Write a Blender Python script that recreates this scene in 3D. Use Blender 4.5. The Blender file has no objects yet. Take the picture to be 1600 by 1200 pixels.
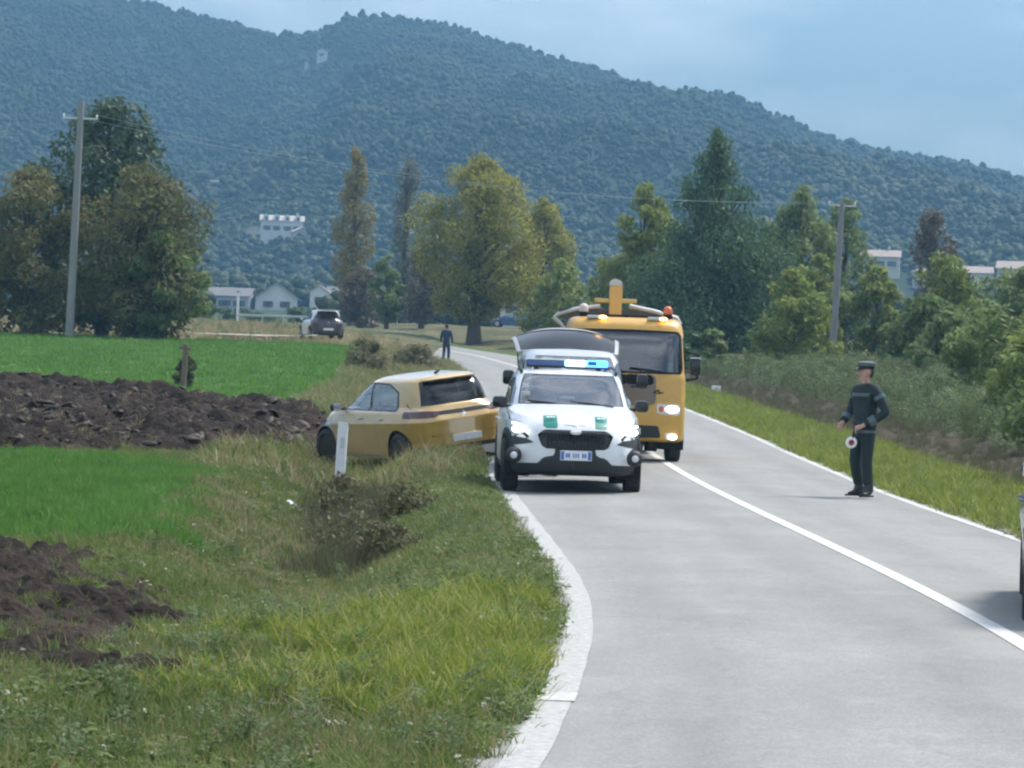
import bpy, bmesh, math, random
import numpy as np
from mathutils import Vector, Matrix, Euler, noise as mnoise

random.seed(7)
RNG = np.random.default_rng(7)
R = math.radians
SC = bpy.context.scene
COL = SC.collection

# ------------------------------------------------------------------ camera
CAM_H, FPX = 1.75, 4800.0
cam_data = bpy.data.cameras.new('camera')
cam_data.sensor_width = 36.0
cam_data.lens = FPX / 1600.0 * 36.0
cam_data.clip_start = 0.2
cam_data.clip_end = 12000.0
camera = bpy.data.objects.new('camera', cam_data)
COL.objects.link(camera)
camera.matrix_world = (Matrix.Translation((0, 0, CAM_H)) @ Matrix.Rotation(math.pi / 2 - 44.0 / FPX, 4, 'X')
                       @ Matrix.Rotation(R(2.0), 4, 'Z'))
SC.camera = camera

# ------------------------------------------------------------------ world, sun, exposure
SUN_EL, SUN_AZ = 56.0, 52.0        # azimuth clockwise from the view direction (+Y)
world = bpy.data.worlds.new('World')
SC.world = world
world.use_nodes = True
nt = world.node_tree
nt.nodes.clear()
w_out = nt.nodes.new('ShaderNodeOutputWorld')
w_bg = nt.nodes.new('ShaderNodeBackground')
w_sky = nt.nodes.new('ShaderNodeTexSky')
w_sky.sky_type = 'NISHITA'
w_sky.sun_disc = False
w_sky.sun_elevation = R(SUN_EL)
w_sky.sun_rotation = R(SUN_AZ)
w_sky.air_density = 1.0
w_sky.dust_density = 0.6
w_sky.ozone_density = 2.0
# a thin, uneven veil of cloud over the whole sky
w_tc = nt.nodes.new('ShaderNodeTexCoord')
w_map = nt.nodes.new('ShaderNodeMapping')
w_map.inputs['Scale'].default_value = (3.0, 3.0, 11.0)
w_map.inputs['Location'].default_value = (1.30, 0.45, 0.75)
w_noise = nt.nodes.new('ShaderNodeTexNoise')
w_noise.inputs['Scale'].default_value = 1.6
w_noise.inputs['Detail'].default_value = 6.0
w_noise.inputs['Roughness'].default_value = 0.55
w_ramp = nt.nodes.new('ShaderNodeValToRGB')
w_ramp.color_ramp.elements[0].position = 0.40
w_ramp.color_ramp.elements[1].position = 0.72
w_mix = nt.nodes.new('ShaderNodeMix')
w_mix.data_type = 'RGBA'
w_mix.inputs[7].default_value = (11.5, 12.2, 13.2, 1)
nt.links.new(w_tc.outputs['Generated'], w_map.inputs['Vector'])
nt.links.new(w_map.outputs['Vector'], w_noise.inputs['Vector'])
nt.links.new(w_noise.outputs['Fac'], w_ramp.inputs['Fac'])
nt.links.new(w_ramp.outputs['Color'], w_mix.inputs[0])
nt.links.new(w_sky.outputs['Color'], w_mix.inputs[6])
nt.links.new(w_mix.outputs[2], w_bg.inputs['Color'])
w_bg.inputs['Strength'].default_value = 0.075
nt.links.new(w_bg.outputs['Background'], w_out.inputs['Surface'])

sun_data = bpy.data.lights.new('sun', 'SUN')
sun_data.energy = 2.2
sun_data.angle = R(18.0)
sun_data.color = (1.0, 0.95, 0.88)
sun = bpy.data.objects.new('sun', sun_data)
COL.objects.link(sun)
_sd = Vector((math.sin(R(SUN_AZ)) * math.cos(R(SUN_EL)), math.cos(R(SUN_AZ)) * math.cos(R(SUN_EL)), math.sin(R(SUN_EL))))
sun.rotation_euler = _sd.to_track_quat('Z', 'Y').to_euler()

SC.view_settings.view_transform = 'Standard'
SC.view_settings.look = 'None'
SC.view_settings.gamma = 1.0
SC.view_settings.use_curve_mapping = False
SC.view_settings.exposure = 1.4
SC.render.engine = 'CYCLES'
SC.cycles.use_denoising = True
SC.cycles.use_adaptive_sampling = True
SC.cycles.adaptive_threshold = 0.03
SC.cycles.max_bounces = 5
SC.cycles.diffuse_bounces = 2
SC.cycles.glossy_bounces = 3
SC.cycles.transmission_bounces = 3
SC.cycles.transparent_max_bounces = 8
SC.cycles.volume_bounces = 0
SC.cycles.pixel_filter_type = 'BLACKMAN_HARRIS'
SC.cycles.filter_width = 2.3
SC.cycles.sample_clamp_indirect = 6.0


# ------------------------------------------------------------------ materials
def new_mat(name):
    m = bpy.data.materials.new(name)
    m.use_nodes = True
    m.node_tree.nodes.clear()
    return m, m.node_tree.nodes, m.node_tree.links


def mat(name, col, rough=0.6, metal=0.0, var=0.18, scale=6.0, bump=0.0, bscale=40.0, coat=0.0, spec=0.5,
        dirt=None, dirt_amt=0.0, emit=None, estr=0.0, dlo=0.42, dhi=0.75, sheen=0.0):
    m, N, L = new_mat(name)
    out = N.new('ShaderNodeOutputMaterial')
    b = N.new('ShaderNodeBsdfPrincipled')
    L.new(b.outputs[0], out.inputs['Surface'])
    tc = N.new('ShaderNodeTexCoord')
    nz = N.new('ShaderNodeTexNoise')
    nz.inputs['Scale'].default_value = scale
    nz.inputs['Detail'].default_value = 5.0
    L.new(tc.outputs['Object'], nz.inputs['Vector'])
    mx = N.new('ShaderNodeMix')
    mx.data_type = 'RGBA'
    mx.inputs[6].default_value = tuple(max(0, c * (1 - var)) for c in col) + (1,)
    mx.inputs[7].default_value = tuple(min(1, c * (1 + var)) for c in col) + (1,)
    L.new(nz.outputs['Fac'], mx.inputs[0])
    last = mx.outputs[2]
    if dirt is not None:
        n2 = N.new('ShaderNodeTexNoise')
        n2.inputs['Scale'].default_value = scale * 0.6
        n2.inputs['Detail'].default_value = 8.0
        n2.inputs['Roughness'].default_value = 0.7
        L.new(tc.outputs['Object'], n2.inputs['Vector'])
        rp = N.new('ShaderNodeMapRange')
        rp.inputs[1].default_value = dlo
        rp.inputs[2].default_value = dhi
        rp.inputs[4].default_value = dirt_amt
        L.new(n2.outputs['Fac'], rp.inputs[0])
        m2 = N.new('ShaderNodeMix')
        m2.data_type = 'RGBA'
        L.new(rp.outputs[0], m2.inputs[0])
        L.new(last, m2.inputs[6])
        m2.inputs[7].default_value = tuple(dirt) + (1,)
        last = m2.outputs[2]
    L.new(last, b.inputs['Base Color'])
    b.inputs['Roughness'].default_value = rough
    b.inputs['Metallic'].default_value = metal
    b.inputs['Specular IOR Level'].default_value = spec
    b.inputs['Coat Weight'].default_value = coat
    b.inputs['Coat Roughness'].default_value = 0.06
    if sheen:
        b.inputs['Coat IOR'].default_value = 1.9
        b.inputs['Sheen Weight'].default_value = sheen
        b.inputs['Sheen Roughness'].default_value = 0.35
    if bump > 0:
        n3 = N.new('ShaderNodeTexNoise')
        n3.inputs['Scale'].default_value = bscale
        n3.inputs['Detail'].default_value = 6.0
        L.new(tc.outputs['Object'], n3.inputs['Vector'])
        bp = N.new('ShaderNodeBump')
        bp.inputs['Strength'].default_value = bump
        bp.inputs['Distance'].default_value = 0.02
        L.new(n3.outputs['Fac'], bp.inputs['Height'])
        L.new(bp.outputs[0], b.inputs['Normal'])
    if emit is not None:
        b.inputs['Emission Color'].default_value = tuple(emit) + (1,)
        b.inputs['Emission Strength'].default_value = estr
    return m


def leaf_mat(name, dark, light, trans=0.35, pscale=0.5, accent=None, accent_amt=0.15, w_leaf=0.45, w_patch=0.40):
    """Foliage: colour differs leaf by leaf and in broad patches; light shines through."""
    m, N, L = new_mat(name)
    out = N.new('ShaderNodeOutputMaterial')
    geo = N.new('ShaderNodeNewGeometry')
    info = N.new('ShaderNodeObjectInfo')
    nz = N.new('ShaderNodeTexNoise')
    nz.inputs['Scale'].default_value = pscale
    nz.inputs['Detail'].default_value = 3.0
    L.new(geo.outputs['Position'], nz.inputs['Vector'])
    a1 = N.new('ShaderNodeMath')
    a1.operation = 'MULTIPLY_ADD'
    a1.inputs[1].default_value = w_leaf
    L.new(geo.outputs['Random Per Island'], a1.inputs[0])
    a2 = N.new('ShaderNodeMapRange')
    a2.inputs[1].default_value = 0.35
    a2.inputs[2].default_value = 0.65
    a2.inputs[4].default_value = w_patch
    L.new(nz.outputs['Fac'], a2.inputs[0])
    L.new(a2.outputs[0], a1.inputs[2])
    a3 = N.new('ShaderNodeMath')
    a3.operation = 'MULTIPLY_ADD'
    a3.inputs[1].default_value = 0.25
    L.new(info.outputs['Random'], a3.inputs[0])
    L.new(a1.outputs[0], a3.inputs[2])
    mx = N.new('ShaderNodeMix')
    mx.data_type = 'RGBA'
    mx.inputs[6].default_value = tuple(dark) + (1,)
    mx.inputs[7].default_value = tuple(light) + (1,)
    L.new(a3.outputs[0], mx.inputs[0])
    last = mx.outputs[2]
    if accent is not None:
        cmpn = N.new('ShaderNodeMath')
        cmpn.operation = 'LESS_THAN'
        cmpn.inputs[1].default_value = accent_amt
        fr = N.new('ShaderNodeMath')
        fr.operation = 'FRACT'
        ml = N.new('ShaderNodeMath')
        ml.operation = 'MULTIPLY'
        ml.inputs[1].default_value = 17.31
        L.new(geo.outputs['Random Per Island'], ml.inputs[0])
        L.new(ml.outputs[0], fr.inputs[0])
        L.new(fr.outputs[0], cmpn.inputs[0])
        m2 = N.new('ShaderNodeMix')
        m2.data_type = 'RGBA'
        L.new(cmpn.outputs[0], m2.inputs[0])
        L.new(last, m2.inputs[6])
        m2.inputs[7].default_value = tuple(accent) + (1,)
        last = m2.outputs[2]
    d = N.new('ShaderNodeBsdfPrincipled')
    d.inputs['Roughness'].default_value = 0.55
    d.inputs['Specular IOR Level'].default_value = 0.25
    L.new(last, d.inputs['Base Color'])
    t = N.new('ShaderNodeBsdfTranslucent')
    L.new(last, t.inputs['Color'])
    ms = N.new('ShaderNodeMixShader')
    ms.inputs[0].default_value = trans
    L.new(d.outputs[0], ms.inputs[1])
    L.new(t.outputs[0], ms.inputs[2])
    L.new(ms.outputs[0], out.inputs['Surface'])
    return m


def glass_mat(name, tint=(0.5, 0.56, 0.56), refl=0.12, dust=0.03):
    m, N, L = new_mat(name)
    out = N.new('ShaderNodeOutputMaterial')
    tr = N.new('ShaderNodeBsdfTransparent')
    tr.inputs['Color'].default_value = tuple(tint) + (1,)
    gl = N.new('ShaderNodeBsdfGlossy')
    gl.inputs['Roughness'].default_value = 0.03
    gl.inputs['Color'].default_value = (0.95, 0.97, 1, 1)
    fr = N.new('ShaderNodeFresnel')
    fr.inputs['IOR'].default_value = 1.5
    mr = N.new('ShaderNodeMath')
    mr.operation = 'ADD'
    mr.inputs[1].default_value = refl
    L.new(fr.outputs[0], mr.inputs[0])
    ms = N.new('ShaderNodeMixShader')
    L.new(mr.outputs[0], ms.inputs[0])
    L.new(tr.outputs[0], ms.inputs[1])
    L.new(gl.outputs[0], ms.inputs[2])
    tc = N.new('ShaderNodeTexCoord')
    nz = N.new('ShaderNodeTexNoise')
    nz.inputs['Scale'].default_value = 3.0
    nz.inputs['Detail'].default_value = 6.0
    L.new(tc.outputs['Object'], nz.inputs['Vector'])
    mm = N.new('ShaderNodeMath')
    mm.operation = 'MULTIPLY'
    mm.inputs[1].default_value = dust * 2
    L.new(nz.outputs['Fac'], mm.inputs[0])
    df = N.new('ShaderNodeBsdfDiffuse')
    df.inputs['Color'].default_value = (0.45, 0.45, 0.42, 1)
    m2 = N.new('ShaderNodeMixShader')
    L.new(mm.outputs[0], m2.inputs[0])
    L.new(ms.outputs[0], m2.inputs[1])
    L.new(df.outputs[0], m2.inputs[2])
    L.new(m2.outputs[0], out.inputs['Surface'])
    return m


MT = {}
MT['white_paint'] = mat('white_paint', (0.66, 0.68, 0.69), 0.32, coat=0.6, var=0.03, dirt=(0.40, 0.38, 0.34), dirt_amt=0.14)
MT['silver_paint'] = mat('silver_paint', (0.52, 0.54, 0.55), 0.35, 0.35, coat=0.6, var=0.03, dirt=(0.35, 0.33, 0.30), dirt_amt=0.15)
MT['gold_paint'] = mat('gold_paint', (0.48, 0.30, 0.055), 0.34, 0.12, coat=1.0, var=0.06, dirt=(0.22, 0.16, 0.09), dirt_amt=0.35, sheen=1.0)
MT['yellow_paint'] = mat('yellow_paint', (0.60, 0.345, 0.065), 0.42, coat=0.3, var=0.06, dirt=(0.28, 0.19, 0.09), dirt_amt=0.40)
MT['dark_paint'] = mat('dark_paint', (0.035, 0.045, 0.05), 0.3, coat=0.7, var=0.05)
MT['plum_paint'] = mat('plum_paint', (0.045, 0.034, 0.042), 0.35, coat=0.5, var=0.05)
MT['blue_paint'] = mat('blue_paint', (0.04, 0.10, 0.22), 0.4, coat=0.4, var=0.1)
MT['cladding'] = mat('black_cladding', (0.022, 0.025, 0.027), 0.6, var=0.2, bump=0.1, bscale=200)
MT['gloss_black'] = mat('gloss_black', (0.012, 0.013, 0.014), 0.25, var=0.1)
MT['gap'] = mat('panel_gap', (0.008, 0.008, 0.008), 0.9, var=0.0)
MT['rubber'] = mat('tyre_rubber', (0.022, 0.022, 0.022), 0.85, var=0.25, dirt=(0.10, 0.09, 0.075), dirt_amt=0.5)
MT['alloy'] = mat('alloy', (0.42, 0.43, 0.44), 0.35, 0.8, var=0.1)
MT['steel_dark'] = mat('dark_steel', (0.07, 0.07, 0.07), 0.5, 0.5, var=0.2)
MT['steel'] = mat('galvanised_steel', (0.50, 0.51, 0.50), 0.5, 0.3, var=0.12)
MT['chrome'] = mat('chrome', (0.72, 0.73, 0.74), 0.12, 1.0, var=0.02)
MT['interior'] = mat('interior_plastic', (0.045, 0.045, 0.047), 0.75, var=0.15)
MT['seat_cloth'] = mat('seat_cloth', (0.13, 0.13, 0.135), 0.9, var=0.2, bump=0.2, bscale=120)
MT['lens'] = mat('clear_lens', (0.62, 0.64, 0.66), 0.12, var=0.1, coat=0.8)
MT['lamp_on'] = mat('lit_headlamp', (0.9, 0.9, 0.88), 0.2, var=0.0, emit=(1.0, 0.98, 0.93), estr=2.2)
MT['lamp_warm'] = mat('lit_truck_lamp', (0.9, 0.85, 0.7), 0.2, var=0.0, emit=(1.0, 0.80, 0.55), estr=2.4)
MT['amber_on'] = mat('lit_amber_lamp', (0.9, 0.4, 0.05), 0.3, var=0.0, emit=(1.0, 0.48, 0.10), estr=5.0)
MT['amber_off'] = mat('amber_lens', (0.62, 0.15, 0.05), 0.25, var=0.08)
MT['blue_on'] = mat('lit_blue_lens', (0.1, 0.35, 0.9), 0.2, var=0.0, emit=(0.03, 0.26, 1.0), estr=3.0)
MT['blue_flash'] = mat('flashing_blue_lens', (0.7, 0.85, 1.0), 0.2, var=0.0, emit=(0.30, 0.66, 1.0), estr=2.2)
MT['blue_off'] = mat('unlit_blue_lens', (0.06, 0.12, 0.28), 0.2, var=0.1)
MT['red_lens'] = mat('red_lens', (0.22, 0.015, 0.015), 0.2, var=0.1, coat=0.5)
MT['smoked_lens'] = mat('smoked_red_lens', (0.06, 0.018, 0.018), 0.2, var=0.1, coat=0.6)
MT['plate'] = mat('number_plate', (0.70, 0.72, 0.74), 0.45, var=0.04)
MT['plate_blue'] = mat('number_plate_blue', (0.06, 0.13, 0.40), 0.45, var=0.04)
MT['green_film'] = mat('green_film', (0.015, 0.20, 0.155), 0.4, var=0.05)
MT['white_film'] = mat('white_film', (0.72, 0.74, 0.74), 0.5, var=0.03)
MT['airbag'] = mat('airbag_fabric', (0.74, 0.76, 0.78), 0.9, var=0.06, bump=0.2, bscale=30)
MT['glass'] = glass_mat('windscreen_glass', (0.68, 0.74, 0.73), 0.15, 0.12)
MT['glass_dark'] = glass_mat('tinted_glass', (0.20, 0.24, 0.24), 0.0, 0.03)
MT['glass_truck'] = glass_mat('truck_glass', (0.26, 0.40, 0.39), 0.07, 0.04)
MT['concrete'] = mat('pole_concrete', (0.22, 0.225, 0.22), 0.9, var=0.15, scale=2.0, bump=0.3, bscale=30)
MT['wood'] = mat('weathered_wood', (0.16, 0.12, 0.09), 0.9, var=0.3, scale=9, bump=0.5, bscale=30)
MT['bark'] = mat('bark', (0.085, 0.068, 0.052), 0.95, var=0.35, scale=4, bump=0.8, bscale=14)
MT['post_white'] = mat('white_plastic_post', (0.72, 0.73, 0.74), 0.5, var=0.06, dirt=(0.42, 0.38, 0.30), dirt_amt=0.3)
MT['skin'] = mat('skin', (0.45, 0.27, 0.20), 0.55, var=0.08, scale=14)
MT['hair'] = mat('dark_hair', (0.03, 0.024, 0.02), 0.7, var=0.2)
MT['uniform'] = mat('dark_green_uniform', (0.009, 0.022, 0.023), 0.8, var=0.2, scale=10, bump=0.15, bscale=60)
MT['trousers'] = mat('dark_green_trousers', (0.010, 0.022, 0.022), 0.85, var=0.2, scale=10, bump=0.15, bscale=60)
MT['navy'] = mat('navy_cloth', (0.022, 0.045, 0.085), 0.85, var=0.2, scale=10, bump=0.15, bscale=60)
MT['black_cloth'] = mat('black_cloth', (0.014, 0.014, 0.016), 0.9, var=0.2)
MT['boot'] = mat('boot_leather', (0.014, 0.015, 0.015), 0.45, var=0.2)
MT['reflective'] = mat('reflective_tape', (0.075, 0.105, 0.11), 0.4, var=0.08)
MT['reflective_grey'] = mat('dull_reflective_tape', (0.07, 0.12, 0.125), 0.5, var=0.1)
MT['red'] = mat('red_plastic', (0.30, 0.02, 0.02), 0.4, var=0.08)
MT['eye'] = mat('eye', (0.05, 0.04, 0.035), 0.2, var=0.0)
MT['render_white'] = mat('white_render', (0.70, 0.69, 0.65), 0.9, var=0.07, scale=0.6)
MT['render_cream'] = mat('cream_render', (0.58, 0.53, 0.43), 0.9, var=0.08, scale=0.6)
MT['render_grey'] = mat('grey_render', (0.42, 0.42, 0.41), 0.9, var=0.08, scale=0.6)
MT['roof_pale'] = mat('pale_roof', (0.52, 0.47, 0.42), 0.9, var=0.15, scale=2.5)
MT['roof_tile'] = mat('roof_tile', (0.42, 0.33, 0.28), 0.9, var=0.25, scale=2.5)
MT['roof_grey'] = mat('grey_roof', (0.20, 0.19, 0.185), 0.9, var=0.2, scale=2.5)
MT['window_dark'] = mat('house_window', (0.04, 0.05, 0.06), 0.2, var=0.1)
MT['shutter'] = mat('shutter', (0.12, 0.10, 0.08), 0.7, var=0.1)


# ------------------------------------------------------------------ object helpers
def link(o, parent=None):
    COL.objects.link(o)
    if parent is not None:
        o.parent = parent
    return o


def mesh_obj(name, verts, faces, m, parent=None, smooth=False, normals=None):
    me = bpy.data.meshes.new(name)
    me.from_pydata([tuple(v) for v in verts], [], [tuple(f) for f in faces])
    me.validate()
    if smooth:
        me.polygons.foreach_set('use_smooth', [True] * len(me.polygons))
    if m is not None:
        me.materials.append(m)
    me.update()
    if normals is not None and len(normals) == len(me.vertices):
        me.normals_split_custom_set_from_vertices([tuple(n) for n in normals])
    o = bpy.data.objects.new(name, me)
    return link(o, parent)


def fast_mesh(name, P, F, m=None, parent=None, smooth=False, do_link=True):
    """P (n,3) array, F (k,3|4) array of equal faces."""
    me = bpy.data.meshes.new(name)
    P = np.asarray(P, dtype=np.float32)
    F = np.asarray(F, dtype=np.int32)
    k, c = F.shape
    me.vertices.add(len(P))
    me.vertices.foreach_set('co', P.ravel())
    me.loops.add(k * c)
    me.loops.foreach_set('vertex_index', F.ravel())
    me.polygons.add(k)
    me.polygons.foreach_set('loop_start', np.arange(0, k * c, c, dtype=np.int32))
    me.polygons.foreach_set('loop_total', np.full(k, c, dtype=np.int32))
    if smooth:
        me.polygons.foreach_set('use_smooth', np.ones(k, dtype=bool))
    me.update(calc_edges=True)
    if m is not None:
        me.materials.append(m)
    o = bpy.data.objects.new(name, me)
    if do_link:
        link(o, parent)
    return o


def empty(name, loc=(0, 0, 0), rot=(0, 0, 0), parent=None):
    o = bpy.data.objects.new(name, None)
    o.empty_display_size = 0.3
    o.location = loc
    o.rotation_euler = rot
    return link(o, parent)


def tag(o, label=None, cat=None, group=None, kind=None):
    if label:
        o['label'] = label
    if cat:
        o['category'] = cat
    if group:
        o['group'] = group
    if kind:
        o['kind'] = kind
    return o


def copy_tree(o, parent=None):
    c = o.copy()
    COL.objects.link(c)
    c.parent = parent
    for ch in list(o.children):
        copy_tree(ch, c)
    return c


class MB:
    """Collects simple solids into ONE mesh."""

    def __init__(self):
        self.v, self.f = [], []

    def add(self, vs, fs):
        b = len(self.v)
        self.v += [tuple(p) for p in vs]
        self.f += [tuple(b + i for i in f) for f in fs]
        return self

    def box(self, c, s, bev=0.0, rot=None):
        sx, sy, sz = s[0] / 2, s[1] / 2, s[2] / 2
        bm = bmesh.new()
        bmesh.ops.create_cube(bm, size=1.0)
        for v in bm.verts:
            v.co = Vector((v.co.x * 2 * sx, v.co.y * 2 * sy, v.co.z * 2 * sz))
        if bev > 0:
            bev = min(bev, sx * 0.95, sy * 0.95, sz * 0.95)
            bmesh.ops.bevel(bm, geom=bm.edges[:] + bm.verts[:], offset=bev, segments=2, affect='EDGES', profile=0.5)
        mt = Matrix.Translation(c) @ (rot.to_4x4() if rot is not None else Matrix.Identity(4))
        bm.verts.index_update()
        self.add([mt @ v.co for v in bm.verts], [[v.index for v in f.verts] for f in bm.faces])
        bm.free()
        return self

    def tube(self, pts, rad, n=8, caps=True):
        pts = [Vector(p) for p in pts]
        rads = rad if isinstance(rad, (list, tuple)) else [rad] * len(pts)
        vs, fs = [], []
        up = None
        for i, p in enumerate(pts):
            d = (pts[min(i + 1, len(pts) - 1)] - pts[max(i - 1, 0)]).normalized()
            if up is None:
                up = d.orthogonal().normalized()
            else:
                up = (up - d * up.dot(d))
                up = up.normalized() if up.length > 1e-5 else d.orthogonal().normalized()
            s = d.cross(up)
            for k in range(n):
                a = 2 * math.pi * k / n
                vs.append(p + (up * math.cos(a) + s * math.sin(a)) * rads[i])
        for i in range(len(pts) - 1):
            for k in range(n):
                a, b = i * n + k, i * n + (k + 1) % n
                fs.append((a, b, b + n, a + n))
        if caps:
            fs.append(tuple(range(n - 1, -1, -1)))
            fs.append(tuple((len(pts) - 1) * n + k for k in range(n)))
        return self.add(vs, fs)

    def lathe(self, prof, c=(0, 0, 0), axis='Z', n=24):
        """prof: (radius, height) pairs."""
        vs, fs = [], []
        for r, h in prof:
            for k in range(n):
                a = 2 * math.pi * k / n
                x, y = r * math.cos(a), r * math.sin(a)
                q = {'Z': (x, y, h), 'X': (h, x, y), 'Y': (y, h, x)}[axis]
                vs.append((q[0] + c[0], q[1] + c[1], q[2] + c[2]))
        for i in range(len(prof) - 1):
            for k in range(n):
                a, b = i * n + k, i * n + (k + 1) % n
                fs.append((a, b, b + n, a + n))
        if prof[0][0] > 1e-4:
            fs.append(tuple(range(n - 1, -1, -1)))
        if prof[-1][0] > 1e-4:
            fs.append(tuple((len(prof) - 1) * n + k for k in range(n)))
        return self.add(vs, fs)

    def prism(self, poly, axis, lo, hi):
        """poly: 2-D outline; axis: the axis it is pushed along."""
        n = len(poly)

        def P(a, b, t):
            return {'X': (t, a, b), 'Y': (a, t, b), 'Z': (a, b, t)}[axis]
        vs = [P(a, b, lo) for a, b in poly] + [P(a, b, hi) for a, b in poly]
        fs = [tuple(range(n)), tuple(range(2 * n - 1, n - 1, -1))]
        for k in range(n):
            fs.append((k, (k + 1) % n, n + (k + 1) % n, n + k))
        return self.add(vs, fs)

    def ball(self, c, r, n=12, m=8):
        r = r if isinstance(r, (tuple, list)) else (r, r, r)
        vs = [(c[0], c[1], c[2] + r[2])]
        for i in range(1, m):
            t = math.pi * i / m
            for k in range(n):
                a = 2 * math.pi * k / n
                vs.append((c[0] + r[0] * math.sin(t) * math.cos(a), c[1] + r[1] * math.sin(t) * math.sin(a), c[2] + r[2] * math.cos(t)))
        vs.append((c[0], c[1], c[2] - r[2]))
        fs = [(0, 1 + k, 1 + (k + 1) % n) for k in range(n)]
        for i in range(m - 2):
            for k in range(n):
                a, b = 1 + i * n + k, 1 + i * n + (k + 1) % n
                fs.append((a, a + n, b + n, b))
        e = len(vs) - 1
        fs += [(e, 1 + (m - 2) * n + (k + 1) % n, 1 + (m - 2) * n + k) for k in range(n)]
        return self.add(vs, fs)

    def build(self, name, m, parent=None, smooth=False, flatten=None):
        o = mesh_obj(name, self.v, self.f, m, parent, smooth)
        bm = bmesh.new()
        bm.from_mesh(o.data)
        bmesh.ops.recalc_face_normals(bm, faces=bm.faces[:])
        bm.to_mesh(o.data)
        bm.free()
        if smooth:
            try:
                o.data.set_sharp_from_angle(angle=R(40))
            except Exception:
                pass
        return o
# ------------------------------------------------------------------ numeric helpers
def sstep(a, b, x):
    t = np.clip((np.asarray(x, float) - a) / (b - a), 0, 1)
    return t * t * (3 - 2 * t)


_perm = RNG.permutation(512)
_val = RNG.random(512)


def vnoise(x, y):
    x = np.asarray(x, float)
    y = np.asarray(y, float)
    xi, yi = np.floor(x).astype(int), np.floor(y).astype(int)
    fx, fy = x - xi, y - yi
    fx = fx * fx * (3 - 2 * fx)
    fy = fy * fy * (3 - 2 * fy)

    def h(i, j):
        return _val[(_perm[i & 511] + j * 57) & 511]
    a, b, c, d = h(xi, yi), h(xi + 1, yi), h(xi, yi + 1), h(xi + 1, yi + 1)
    return (a + (b - a) * fx) * (1 - fy) + (c + (d - c) * fx) * fy


def fbm(x, y, oct=4, gain=0.5):
    s, a, t = 0, 1.0, 0
    for k in range(oct):
        s = s + a * vnoise(x * 2 ** k + 13.7 * k, y * 2 ** k + 7.1 * k)
        t += a
        a *= gain
    return s / t


def smooth_curve(Y, X):
    d = np.arange(-60, 320, 0.25)
    v = np.interp(d, Y, X)
    for w in (25, 25):
        k = np.ones(w) / w
        v = np.convolve(np.pad(v, w // 2, mode='edge'), k, 'valid')
    return lambda y: np.interp(y, d, v)


# the road: outer edge of the near-side line, centre line, far-side line, by distance
_YL = [-60, 5, 13, 16, 19, 22, 25, 28, 32.5, 39, 48.5, 65, 85, 112, 134, 160, 190, 230, 300]
EDGE_L = smooth_curve(_YL, [-6.5, -0.65, 0.0, 0.23, 0.42, 0.50, 0.44, 0.32, 0.15, -0.07, -0.5, -0.9, -1.1, -1.6, -2.6, -4.8, -8.5, -16, -34])
CENTRE = smooth_curve([-60, 5, 13, 16, 19.5, 23.6, 29.6, 36, 43.4, 48.3, 65, 85, 112, 134, 160, 190, 230, 300],
                      [-3.6, 2.55, 3.1, 3.22, 3.31, 3.25, 3.09, 2.88, 2.70, 2.60, 2.35, 2.0, 1.25, 0.2, -1.8, -5.4, -12.8, -31])
EDGE_R = smooth_curve([-60, 5, 13, 19.5, 24, 29.6, 33, 39, 47, 64, 78.5, 83, 112, 134, 160, 181, 190, 230, 300],
                      [-0.8, 5.35, 5.7, 5.62, 5.52, 5.45, 5.41, 5.33, 5.35, 5.33, 4.95, 4.8, 4.0, 2.9, 0.8, -2.1, -3.4, -10, -28])

_ZY = np.array([-400, 0, 45, 60, 141, 187, 280, 450, 600, 640, 760, 900, 1200, 1450, 1700, 1900, 2400, 3200], float)
_ZZ = np.array([0, 0, 0, .10, 1.35, 2.06, 3.9, 6.2, 9.0, 11.0, 20, 35, 88, 142, 193, 180, 120, 60], float)
_dY = np.arange(-400, 3200, 1.0)
_dZ = np.interp(_dY, _ZY, _ZZ)
_k = np.ones(9) / 9
_dZ = np.convolve(np.pad(_dZ, 4, mode='edge'), _k, 'valid')


def zb(Y):
    return np.interp(Y, _dY, _dZ)


# ridge height as seen across the valley (multiplier along the ridge)
_RX = np.array([-900, -420, -283, -160, -141, -113, -95, -35, 35, 106, 177, 212, 283, 420, 900], float)
_RS = np.array([1.08, 1.06, 1.03, 0.925, 0.895, 0.905, 0.955, 0.915, 0.83, 0.735, 0.635, 0.605, 0.545, 0.47, 0.36], float)


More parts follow.
